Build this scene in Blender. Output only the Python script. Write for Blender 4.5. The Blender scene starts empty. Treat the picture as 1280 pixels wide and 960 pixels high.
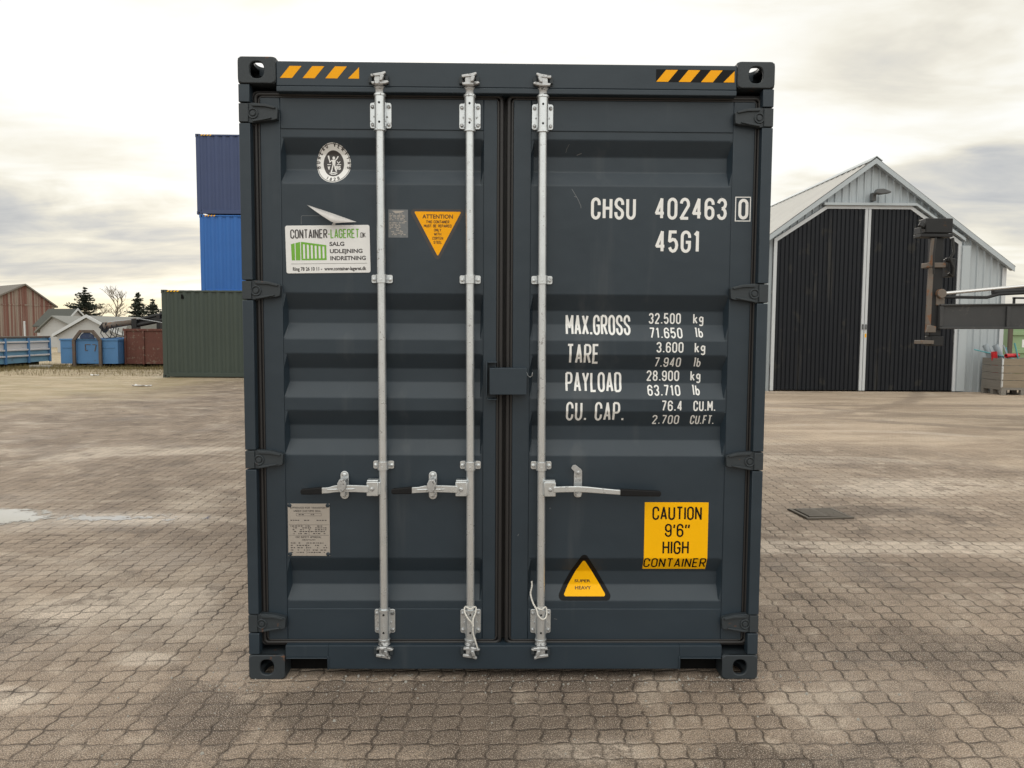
import bpy, bmesh, math, random
from mathutils import Vector, Matrix
R = math.radians
S = bpy.context.scene
COL = S.collection
random.seed(7)

# ------------------------------------------------------------------ camera
CAM = (-0.0212, -3.5770, 1.6767)
cam = bpy.data.cameras.new('camera'); cam.sensor_width = 36.0; cam.lens = 961 / 1280 * 36
cam.clip_start = 0.05; cam.clip_end = 4000
co = bpy.data.objects.new('camera', cam); COL.objects.link(co)
def cam_axes(yaw, pitch, roll):
    f = Vector((math.sin(yaw) * math.cos(pitch), math.cos(yaw) * math.cos(pitch), math.sin(pitch)))
    r = Vector((math.cos(yaw), -math.sin(yaw), 0)); u = r.cross(f)
    c, s = math.cos(roll), math.sin(roll)
    return c * r + s * u, -s * r + c * u, f
r_, u_, f_ = cam_axes(R(0.79768), R(-4.09986), R(0.33859))
m = Matrix((r_, u_, -f_)).transposed().to_4x4(); m.translation = CAM
co.matrix_world = m
S.camera = co

# ------------------------------------------------------------------ sky, sun, exposure
S.view_settings.view_transform = 'Standard'; S.view_settings.look = 'None'
S.view_settings.exposure = 0.14; S.view_settings.gamma = 1.0; S.view_settings.use_curve_mapping = False
SUN_EL, SUN_AZ = 21.0, -6.0         # azimuth from +Y towards +X: behind the big container
sd = Vector((math.sin(R(SUN_AZ)) * math.cos(R(SUN_EL)), math.cos(R(SUN_AZ)) * math.cos(R(SUN_EL)), math.sin(R(SUN_EL))))
sl = bpy.data.lights.new('sun', 'SUN'); sl.energy = 0.9; sl.angle = R(24); sl.color = (1.0, 0.93, 0.82)
so = bpy.data.objects.new('sun', sl); COL.objects.link(so)
so.rotation_euler = sd.to_track_quat('Z', 'Y').to_euler(); so.location = (0, 30, 40)

class NT:
    """terse node building"""
    def __init__(s, tree): s.t = tree; s.n = tree.nodes; s.l = tree.links
    def put(s, sock, v):
        if v is None: return
        if hasattr(v, 'is_linked') or isinstance(v, bpy.types.NodeSocket): s.l.new(v, sock)
        else:
            if hasattr(sock.default_value, '__len__') and not hasattr(v, '__len__'): v = (v,) * len(sock.default_value)
            if hasattr(v, '__len__') and len(v) == 3 and len(sock.default_value) == 4: v = (*v, 1)
            sock.default_value = v
    def node(s, typ, ins=None, **props):
        n = s.n.new(typ)
        for k, v in props.items(): setattr(n, k, v)
        for k, v in (ins or {}).items(): s.put(n.inputs[k], v)
        return n
    def m(s, op, a, b=None, c=None, clamp=False):
        n = s.n.new('ShaderNodeMath'); n.operation = op; n.use_clamp = clamp
        for i, v in enumerate((a, b, c)): s.put(n.inputs[i], v)
        return n.outputs[0]
    def vm(s, op, a, b=None):
        n = s.n.new('ShaderNodeVectorMath'); n.operation = op
        s.put(n.inputs[0], a); s.put(n.inputs[1], b)
        return n.outputs['Value'] if op in ('DOT_PRODUCT', 'LENGTH', 'DISTANCE') else n.outputs[0]
    def ss(s, v, a, b):                      # smoothstep a..b
        n = s.n.new('ShaderNodeMapRange'); n.interpolation_type = 'SMOOTHSTEP'
        s.put(n.inputs['Value'], v); s.put(n.inputs['From Min'], a); s.put(n.inputs['From Max'], b)
        return n.outputs[0]
    def mix(s, f, a, b, mode='MIX'):
        n = s.n.new('ShaderNodeMix'); n.data_type = 'RGBA'; n.blend_type = mode
        s.put(n.inputs[0], f); s.put(n.inputs[6], a); s.put(n.inputs[7], b)
        return n.outputs[2]
    def noise(s, vec, scale, detail=4, rough=0.5, dist=0.0, col=False):
        n = s.n.new('ShaderNodeTexNoise'); s.put(n.inputs['Vector'], vec)
        n.inputs['Scale'].default_value = scale; n.inputs['Detail'].default_value = detail
        n.inputs['Roughness'].default_value = rough; n.inputs['Distortion'].default_value = dist
        return n.outputs[1 if col else 0]
    def xyz(s, v):
        n = s.n.new('ShaderNodeSeparateXYZ'); s.put(n.inputs[0], v); return n.outputs[0], n.outputs[1], n.outputs[2]
    def comb(s, x, y, z):
        n = s.n.new('ShaderNodeCombineXYZ')
        for i, v in enumerate((x, y, z)): s.put(n.inputs[i], v)
        return n.outputs[0]

W = bpy.data.worlds.new('World'); S.world = W; W.use_nodes = True
W.node_tree.nodes.clear(); g = NT(W.node_tree)
out = g.node('ShaderNodeOutputWorld')
sky = g.node('ShaderNodeTexSky', sky_type='NISHITA', sun_disc=False, sun_elevation=R(SUN_EL), sun_rotation=R(SUN_AZ))
bg1 = g.node('ShaderNodeBackground', {'Color': sky.outputs[0], 'Strength': 0.1})
d = g.node('ShaderNodeTexCoord').outputs['Generated']
dx, dy, dz = g.xyz(d)
zc = g.m('MAXIMUM', dz, 0.0)
den = g.m('ADD', zc, 0.16)
cu = g.comb(g.m('DIVIDE', dx, den), g.m('DIVIDE', dy, den), 0.0)
cu = g.vm('ADD', cu, (3.1, 1.7, 0))
n1 = g.noise(g.vm('MULTIPLY', cu, (0.75, 1.0, 1)), 1.1, 6, 0.52, 0.5)
n2 = g.noise(g.vm('MULTIPLY', cu, (0.8, 1.5, 1)), 2.6, 5, 0.55, 0.4)
nn = g.m('ADD', g.m('MULTIPLY', n1, 0.62), g.m('MULTIPLY', n2, 0.38))
nn = g.m('ADD', g.m('MULTIPLY', nn, 1.5), -0.20)
def blob(az, el, ra, re):                    # soft bank of cloud round a compass direction
    a = g.m('ARCTAN2', dx, dy); e = g.m('ARCSINE', dz)
    w = g.m('MULTIPLY', g.m('SUBTRACT', n1, 0.5), 0.35)
    p = g.m('POWER', g.m('DIVIDE', g.m('SUBTRACT', g.m('ADD', a, w), R(az)), R(ra)), 2)
    q = g.m('POWER', g.m('DIVIDE', g.m('SUBTRACT', g.m('ADD', e, g.m('MULTIPLY', w, 0.35)), R(el)), R(re)), 2)
    return g.ss(g.m('ADD', p, q), 1.3, 0.0)
glow = g.ss(g.vm('DOT_PRODUCT', d, tuple(sd)), 0.78, 1.0)
bank = g.m('ADD', nn, g.m('MULTIPLY', glow, 0.27))
elev = g.ss(dz, 0.0, 0.42)
bank = g.m('ADD', bank, g.m('MULTIPLY', elev, 0.06))
for az, el, ra, re, k in ((31, 9.5, 12, 2.6, -0.20), (27, 16.5, 8, 2.0, -0.13), (-30, 5.2, 15, 3.3, -0.30),
                          (-8, 27, 9, 2.2, -0.10), (-27, 11, 13, 1.8, -0.05), (24, 12.5, 7, 1.6, 0.10), (20, 25, 14, 4, -0.07),
                          (-28, 2.2, 16, 1.2, 0.16), (-24, 17, 16, 4, 0.12)):
    bank = g.m('ADD', bank, g.m('MULTIPLY', blob(az, el, ra, re), k))
ramp = g.node('ShaderNodeValToRGB', {'Fac': bank})
cr = ramp.color_ramp; cr.interpolation = 'B_SPLINE'
cr.elements[0].position = 0.26; cr.elements[0].color = (0.42, 0.43, 0.45, 1)
cr.elements[1].position = 0.80; cr.elements[1].color = (0.97, 0.965, 0.94, 1)
for pos, c in ((0.40, (0.56, 0.56, 0.555, 1)), (0.53, (0.76, 0.715, 0.605, 1)), (0.66, (0.90, 0.87, 0.77, 1))):
    e = cr.elements.new(pos); e.color = c
low = g.m('MULTIPLY', blob(-27, 1.5, 9, 1.0), g.m('ADD', 0.25, g.m('MULTIPLY', n2, 0.8)))
cc = g.mix(low, ramp.outputs[0], (1.0, 0.88, 0.55))
back = g.ss(dy, 0.1, -0.5)                   # unseen sky behind the camera, raised to light the fronts
up_ = g.m('ADD', 1.0, g.m('MULTIPLY', g.ss(dz, 0.0, 0.8), 1.3))
cc = g.mix(back, cc, g.vm('MULTIPLY', cc, g.comb(up_, g.m('MULTIPLY', up_, 1.02), g.m('MULTIPLY', up_, 1.06))))
bg2 = g.node('ShaderNodeBackground', {'Color': cc, 'Strength': 1.0})
mx = g.node('ShaderNodeMixShader', {0: 0.93, 1: bg1.outputs[0], 2: bg2.outputs[0]})
g.l.new(mx.outputs[0], out.inputs[0])

# ------------------------------------------------------------------ mesh helpers
class MB:
    def __init__(s): s.b = bmesh.new()
    def face(s, pts):
        return s.b.faces.new([s.b.verts.new(p) for p in pts])
    def hexa(s, p):                          # 8 points: bottom ring 0-3, top ring 4-7
        v = [s.b.verts.new(q) for q in p]
        for f in ((3, 2, 1, 0), (4, 5, 6, 7), (0, 1, 5, 4), (1, 2, 6, 5), (2, 3, 7, 6), (3, 0, 4, 7)):
            s.b.faces.new([v[i] for i in f])
        return s
    def box(s, x0, x1, y0, y1, z0, z1):
        return s.hexa([(x0, y0, z0), (x1, y0, z0), (x1, y1, z0), (x0, y1, z0), (x0, y0, z1), (x1, y0, z1), (x1, y1, z1), (x0, y1, z1)])
    def prism(s, pts, y0, y1):               # outline in x,z extruded along y
        a = [s.b.verts.new((x, y0, z)) for x, z in pts]; c = [s.b.verts.new((x, y1, z)) for x, z in pts]
        s.b.faces.new(a); s.b.faces.new(c[::-1]); n = len(pts)
        for i in range(n): s.b.faces.new((a[i], c[i], c[(i + 1) % n], a[(i + 1) % n]))
        return s
    def prismx(s, pts, x0, x1):              # outline in y,z extruded along x
        a = [s.b.verts.new((x0, y, z)) for y, z in pts]; c = [s.b.verts.new((x1, y, z)) for y, z in pts]
        s.b.faces.new(a); s.b.faces.new(c[::-1]); n = len(pts)
        for i in range(n): s.b.faces.new((a[i], c[i], c[(i + 1) % n], a[(i + 1) % n]))
        return s
    def tube(s, pts, r, n=12, caps=True, closed=False):
        pts = [Vector(p) for p in pts]; k = len(pts)
        rs = r if hasattr(r, '__len__') else [r] * k
        rings = []; up = None
        for i, p in enumerate(pts):
            if closed: t = pts[(i + 1) % k] - pts[i - 1]
            else: t = pts[min(i + 1, k - 1)] - pts[max(i - 1, 0)]
            if t.length < 1e-9: t = Vector((0, 0, 1))
            t.normalize()
            if up is None: up = t.orthogonal().normalized()
            else:
                up = up - t * up.dot(t)
                up = up.normalized() if up.length > 1e-6 else t.orthogonal().normalized()
            w = t.cross(up)
            rings.append([s.b.verts.new(p + (up * math.cos(a) + w * math.sin(a)) * rs[i]) for a in (2 * math.pi * j / n for j in range(n))])
        for i in range(k if closed else k - 1):
            A, B = rings[i], rings[(i + 1) % k]
            for j in range(n): s.b.faces.new((A[j], A[(j + 1) % n], B[(j + 1) % n], B[j]))
        if caps and not closed:
            s.b.faces.new(rings[0][::-1]); s.b.faces.new(rings[-1])
        return s
    def bar(s, p0, p1, w, h, up=(0, 0, 1)):  # rectangular bar between two points
        p0, p1 = Vector(p0), Vector(p1); t = (p1 - p0).normalized(); up = Vector(up)
        sx = t.cross(up).normalized() * (w / 2); uz = sx.cross(t).normalized() * (h / 2)
        q = []
        for p in (p0, p1): q += [p - sx - uz, p + sx - uz, p + sx + uz, p - sx + uz]
        return s.hexa([q[0], q[1], q[2], q[3], q[4], q[5], q[6], q[7]])
    def strip(s, a, b):                      # quads between two lists of points
        va = [s.b.verts.new(p) for p in a]; vb = [s.b.verts.new(p) for p in b]
        for i in range(len(a) - 1): s.b.faces.new((va[i], va[i + 1], vb[i + 1], vb[i]))
        return s
    def holed(s, c, u, v, w, hu, hv, ru, rv, cr, th, n=48):
        """rounded plate centre c, half sizes hu,hv along u,v, oval hole ru,rv, thickness th along w"""
        c, u, v, w = map(Vector, (c, u, v, w)); rings = [[], [], [], []]
        for i in range(n):
            a = 2 * math.pi * (i + 0.5) / n; ca, sa = math.cos(a), math.sin(a)
            k = min(hu / max(abs(ca), 1e-6), hv / max(abs(sa), 1e-6)); x, y = ca * k, sa * k
            ax, ay = abs(x) - (hu - cr), abs(y) - (hv - cr)
            if ax > 0 and ay > 0:
                l = math.hypot(ax, ay); f = cr / l if l > 1e-9 else 1
                x = math.copysign(hu - cr + ax * min(1, f), x); y = math.copysign(hv - cr + ay * min(1, f), y)
            o = c + u * x + v * y; h = c + u * (ru * math.copysign(abs(ca) ** 0.8, ca)) + v * (rv * math.copysign(abs(sa) ** 0.8, sa))
            for q, p in zip(rings, (o, h, h + w * th, o + w * th)): q.append(s.b.verts.new(p))
        for r0, r1 in ((0, 1), (1, 2), (2, 3), (3, 0)):
            for i in range(n):
                j = (i + 1) % n; s.b.faces.new((rings[r0][i], rings[r0][j], rings[r1][j], rings[r1][i]))
        return s
    def each(s, name, mat, parent=None, **k):
        """build every separate piece as an object of its own"""
        b = s.b; b.verts.ensure_lookup_table(); b.verts.index_update(); left = set(range(len(b.verts))); isl = []
        while left:
            st = [left.pop()]; cur = [st[0]]
            while st:
                for e in b.verts[st.pop()].link_edges:
                    for v in e.verts:
                        if v.index in left: left.discard(v.index); st.append(v.index); cur.append(v.index)
            isl.append(cur)
        bb = [[min(b.verts[i].co[a] for i in c) for a in range(3)] + [max(b.verts[i].co[a] for i in c) for a in range(3)] for c in isl]
        grp = list(range(len(isl)))
        def root(i):
            while grp[i] != i: i = grp[i]
            return i
        for i in range(len(isl)):
            for j in range(i):
                if all(bb[i][a] < bb[j][a + 3] + 0.002 and bb[j][a] < bb[i][a + 3] + 0.002 for a in range(3)): grp[root(i)] = root(j)
        got = []
        for r0 in sorted(set(root(i) for i in range(len(isl)))):
            mb = MB(); mp = {}; keep = [i for k_ in range(len(isl)) if root(k_) == r0 for i in isl[k_]]
            for i in keep: mp[i] = mb.b.verts.new(b.verts[i].co)
            ks = set(keep)
            for f in b.faces:
                if f.verts[0].index in ks: mb.b.faces.new([mp[v.index] for v in f.verts])
            got.append(mb.build(name, mat, parent, **k))
        b.free(); return got
    def build(s, name, mat, parent=None, bevel=0, smooth=False, seg=2, angle=35):
        bmesh.ops.recalc_face_normals(s.b, faces=s.b.faces)
        me = bpy.data.meshes.new(name); s.b.to_mesh(me); s.b.free()
        me.materials.append(mat)
        if smooth or bevel: 
            for p in me.polygons: p.use_smooth = True
            me.set_sharp_from_angle(angle=R(angle))
        o = bpy.data.objects.new(name, me); COL.objects.link(o)
        if parent: o.parent = parent
        if bevel:
            md = o.modifiers.new('bevel', 'BEVEL'); md.width = bevel; md.segments = seg; md.limit_method = 'ANGLE'; md.angle_limit = R(40)
        return o
def empty(name, label, cat, loc=(0, 0, 0), rz=0, group=None):
    o = bpy.data.objects.new(name, None); COL.objects.link(o); o.empty_display_size = 0.2
    o.location = loc; o.rotation_euler = (0, 0, R(rz)); return tag(o, label, cat, group)
def tag(o, label=None, cat=None, group=None, kind=None):
    if label: o['label'] = label
    if cat: o['category'] = cat
    if group: o['group'] = group
    if kind: o['kind'] = kind
    return o

# ------------------------------------------------------------------ materials
def mat(name, col, rough=0.5, metal=0.0, var=0.12, vscale=6.0, bump=0.0, bscale=120.0, spots=None, spot_scale=9.0, spot_amt=0.62, streak=None, spec=0.5, stretch=(1, 1, 1), dent=False):
    """procedural surface: base colour with cloudy variation, optional rust or dirt spots, optional grain"""
    M = bpy.data.materials.new(name); M.use_nodes = True; M.node_tree.nodes.clear(); g = NT(M.node_tree)
    o = g.node('ShaderNodeOutputMaterial'); b = g.node('ShaderNodeBsdfPrincipled')
    g.l.new(b.outputs[0], o.inputs[0])
    p = g.node('ShaderNodeTexCoord').outputs['Object']
    p = g.vm('MULTIPLY', p, stretch)
    n = g.noise(p, vscale, 5, 0.6)
    k = g.m('ADD', 1 - var, g.m('MULTIPLY', n, 2 * var))
    c = g.vm('MULTIPLY', g.comb(*col), g.comb(k, k, k))
    ro = g.m('ADD', rough - 0.08, g.m('MULTIPLY', g.noise(p, vscale * 3.1, 4), 0.16))
    me = metal
    if streak:
        q = g.vm('MULTIPLY', p, (1, 1, 0.08)); f = g.ss(g.noise(q, streak[1], 4, 0.6), streak[2], streak[2] + 0.12)
        c = g.mix(f, c, streak[0])
    if spots:
        f = g.ss(g.m('ADD', g.noise(p, spot_scale, 8, 0.68), g.m('MULTIPLY', g.noise(p, spot_scale * 0.23, 2), 0.25)), spot_amt + 0.125, spot_amt + 0.175)
        c = g.mix(f, c, spots); ro = g.m('MAXIMUM', ro, g.m('MULTIPLY', f, 0.8))
        if metal: me = g.m('MULTIPLY', g.m('SUBTRACT', 1.0, f), metal)
    g.put(b.inputs['Base Color'], c); g.put(b.inputs['Roughness'], ro); g.put(b.inputs['Metallic'], me)
    b.inputs['Specular IOR Level'].default_value = spec
    if bump:
        bn = g.node('ShaderNodeBump', {'Strength': bump, 'Distance': 0.004, 'Height': g.noise(p, bscale, 4, 0.6)})
        if dent:
            b2 = g.node('ShaderNodeBump', {'Strength': 0.5, 'Distance': 0.02, 'Height': g.noise(p, 2.6, 3, 0.5)}); g.put(bn.inputs['Normal'], b2.outputs[0])
        g.put(b.inputs['Normal'], bn.outputs[0])
    return M
RUST = (0.16, 0.055, 0.025)
M = {}
M['paint'] = mat('anthracite_paint', (0.0220, 0.0350, 0.0485), 0.42, spec=0.45, dent=True, streak=((0.038, 0.050, 0.062), 5.0, 0.60), var=0.16, vscale=2.2, bump=0.05, bscale=160, spots=(0.10, 0.11, 0.12), spot_scale=26, spot_amt=0.755)
M['paint_cast'] = mat('anthracite_casting', (0.026, 0.034, 0.041), 0.55, var=0.18, bump=0.25, bscale=70, spots=(0.12, 0.055, 0.03), spot_scale=15, spot_amt=0.625)
M['rubber'] = mat('gasket_rubber', (0.019, 0.018, 0.0185), 0.45, var=0.2, vscale=3)
M['zinc'] = mat('galvanised_steel', (0.68, 0.71, 0.73), 0.30, metal=0.75, var=0.14, vscale=14, bump=0.10, bscale=90, spots=(0.34, 0.34, 0.34), spot_scale=38, spot_amt=0.60)
M['zinc_cast'] = mat('galvanised_casting', (0.50, 0.51, 0.52), 0.40, metal=0.65, var=0.25, vscale=38, bump=0.3, bscale=70, spots=(0.14, 0.14, 0.14), spot_scale=42, spot_amt=0.55)
M['hole'] = mat('dark_hole', (0.008, 0.008, 0.009), 0.8)
M['grip'] = mat('black_rubber_grip', (0.008, 0.008, 0.009), 0.6, bump=0.2, bscale=90, spec=0.25)
M['white'] = mat('white_vinyl', (0.84, 0.84, 0.83), 0.45, var=0.07, vscale=30, spots=(0.30, 0.31, 0.32), spot_scale=60, spot_amt=0.70)
M['offwhite'] = mat('white_board', (0.80, 0.80, 0.80), 0.35, var=0.03, vscale=12)
M['black'] = mat('black_vinyl', (0.004, 0.004, 0.0045), 0.5, spec=0.2)
M['brownink'] = mat('brown_print', (0.06, 0.025, 0.008), 0.5)
M['grey_ink'] = mat('grey_print', (0.05, 0.045, 0.045), 0.5)
M['green_ink'] = mat('green_print', (0.16, 0.42, 0.035), 0.45)
M['yellow'] = mat('yellow_vinyl', (0.98, 0.50, 0.0), 0.45, var=0.04, vscale=14, spec=0.2)
M['orange'] = mat('amber_vinyl', (0.95, 0.42, 0.004), 0.45, var=0.06, vscale=14, spec=0.2)
M['plate'] = mat('aluminium_plate', (0.42, 0.38, 0.34), 0.45, metal=0.25, var=0.10, vscale=20)
M['silver_label'] = mat('silver_label', (0.17, 0.18, 0.19), 0.4, metal=0.3, var=0.35, vscale=60)
M['lion'] = mat('emblem_dark', (0.055, 0.05, 0.05), 0.45)
M['flap'] = mat('peeled_foil', (0.62, 0.60, 0.59), 0.45, var=0.15, vscale=40)
M['rope'] = mat('white_rope', (0.66, 0.64, 0.60), 0.8, var=0.25, vscale=160, bump=0.5, bscale=260)
M['silver'] = mat('grey_sheet_metal', (0.43, 0.475, 0.505), 0.42, metal=0.12, var=0.05, vscale=0.8, stretch=(1, 1, 0.25))
M['roofing'] = mat('pale_roof_sheet', (0.55, 0.54, 0.52), 0.45, var=0.12, vscale=1.2)
M['trim'] = mat('white_trim', (0.55, 0.575, 0.60), 0.5, var=0.06)
M['blackdoor'] = mat('black_door_sheet', (0.0095, 0.0115, 0.016), 0.55, var=0.2, vscale=1.5, streak=((0.032, 0.032, 0.032), 5.0, 0.60), spots=(0.030, 0.030, 0.029), spot_scale=2.2, spot_amt=0.60, spec=0.28)
M['machine'] = mat('dark_machine_paint', (0.018, 0.0185, 0.02), 0.5, var=0.2, vscale=4, spec=0.35, spots=(0.06, 0.035, 0.022), spot_scale=7, spot_amt=0.63)
M['rusty'] = mat('worn_rusty_steel', (0.15, 0.125, 0.105), 0.65, var=0.35, vscale=5, spots=(0.20, 0.10, 0.055), spot_scale=9, spot_amt=0.54)
M['boompaint'] = mat('grey_boom_paint', (0.040, 0.041, 0.043), 0.55, var=0.3, vscale=3, spots=(0.085, 0.08, 0.075), spot_scale=5, spot_amt=0.6, streak=((0.07, 0.068, 0.066), 4, 0.6))
M['chrome'] = mat('chrome_rod', (0.7, 0.7, 0.7), 0.22, metal=0.8, var=0.05)
M['hose'] = mat('black_hose', (0.015, 0.015, 0.015), 0.5)
M['wood'] = mat('grey_weathered_wood', (0.21, 0.195, 0.175), 0.8, var=0.35, vscale=7, bump=0.4, bscale=30, stretch=(0.35, 0.35, 5))
M['woodbrown'] = mat('brown_weathered_wood', (0.25, 0.205, 0.15), 0.8, var=0.35, vscale=6, bump=0.4, bscale=30, stretch=(0.35, 0.35, 5), spots=(0.16, 0.17, 0.07), spot_scale=3, spot_amt=0.62)
M['pipegrey'] = mat('grey_plastic_pipe', (0.30, 0.35, 0.39), 0.4)
M['pipered'] = mat('red_plastic_pipe', (0.55, 0.02, 0.03), 0.4)
M['pipeteal'] = mat('teal_plastic_pipe', (0.09, 0.33, 0.37), 0.4)
M['cgreen'] = mat('dark_green_paint', (0.040, 0.056, 0.046), 0.5, var=0.14, vscale=0.9, streak=((0.20, 0.20, 0.19), 7, 0.735), spots=(0.10, 0.07, 0.05), spot_scale=12, spot_amt=0.72)
M['cblue'] = mat('bright_blue_paint', (0.022, 0.13, 0.43), 0.5, var=0.12, vscale=0.9, spots=(0.10, 0.08, 0.10), spot_scale=9, spot_amt=0.72)
M['cnavy'] = mat('faded_navy_paint', (0.040, 0.062, 0.150), 0.5, var=0.12, vscale=0.9, spots=(0.20, 0.12, 0.09), spot_scale=14, spot_amt=0.70)
M['skipblue'] = mat('worn_blue_paint', (0.070, 0.19, 0.385), 0.55, var=0.2, vscale=2, spots=(0.10, 0.055, 0.035), spot_scale=6, spot_amt=0.64)
M['skippale'] = mat('pale_blue_chalky_paint', (0.16, 0.33, 0.47), 0.6, var=0.2, vscale=2, spots=(0.12, 0.08, 0.06), spot_scale=6, spot_amt=0.62)
M['skipwhite'] = mat('white_chalky_paint', (0.58, 0.57, 0.58), 0.6, var=0.15, vscale=2, spots=(0.14, 0.08, 0.05), spot_scale=6, spot_amt=0.63)
M['skiprust'] = mat('flaking_red_brown_paint', (0.115, 0.038, 0.026), 0.7, var=0.35, vscale=4, spots=(0.17, 0.12, 0.09), spot_scale=7, spot_amt=0.56)
M['hookframe'] = mat('brown_steel_frame', (0.10, 0.075, 0.06), 0.6, var=0.25, spots=RUST, spot_scale=6, spot_amt=0.6)
M['darkunder'] = mat('black_steel_gap_shade', (0.007, 0.007, 0.007), 0.85, spec=0.1)  # steel undersides, black enough to paint the shade below the sill
M['barn'] = mat('faded_red_boards', (0.175, 0.080, 0.064), 0.85, var=0.3, vscale=0.9, stretch=(2, 2, 0.2), streak=((0.27, 0.225, 0.19), 1.4, 0.44))
M['barnroof'] = mat('grey_barn_roof', (0.17, 0.155, 0.14), 0.8, var=0.2)
M['houserf'] = mat('grey_fibre_roof', (0.19, 0.195, 0.185), 0.8, var=0.15)
M['housedk'] = mat('dark_tiled_roof', (0.075, 0.08, 0.072), 0.8, var=0.2)
M['housewall'] = mat('pale_grey_render', (0.44, 0.445, 0.45), 0.8, var=0.05)
M['palegreen'] = mat('pale_green_paint', (0.25, 0.36, 0.20), 0.55, var=0.15, vscale=2, spots=RUST, spot_scale=5, spot_amt=0.67)
M['skipnavy'] = mat('dark_blue_steel', (0.02, 0.04, 0.10), 0.55, spots=(0.06, 0.08, 0.12), spot_scale=9, spot_amt=0.62)
M['bark'] = mat('bark', (0.085, 0.07, 0.055), 0.9, var=0.3)
M['twig'] = mat('winter_twigs', (0.20, 0.165, 0.12), 0.9, var=0.3)
M['tyre'] = mat('tyre_rubber', (0.02, 0.02, 0.02), 0.8, bump=0.2)
M['iron'] = mat('cast_iron', (0.12, 0.104, 0.086), 0.6, var=0.3, bump=0.3, bscale=60, spots=(0.09, 0.075, 0.06), spot_scale=20, spot_amt=0.6)
M['glassdark'] = mat('dark_glass', (0.012, 0.014, 0.016), 0.08)
M['lamp'] = mat('grey_lamp_housing', (0.10, 0.105, 0.11), 0.5)
M['concrete'] = mat('concrete', (0.36, 0.35, 0.32), 0.85, var=0.15)
M['stubble'] = mat('dry_grass', (0.17, 0.135, 0.055), 0.9, var=0.4, vscale=2)
def needle_mat():
    M_ = mat('spruce_needles', (0.030, 0.040, 0.028), 0.8, var=0.5, vscale=0.8); return M_
M['needles'] = needle_mat()

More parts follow.
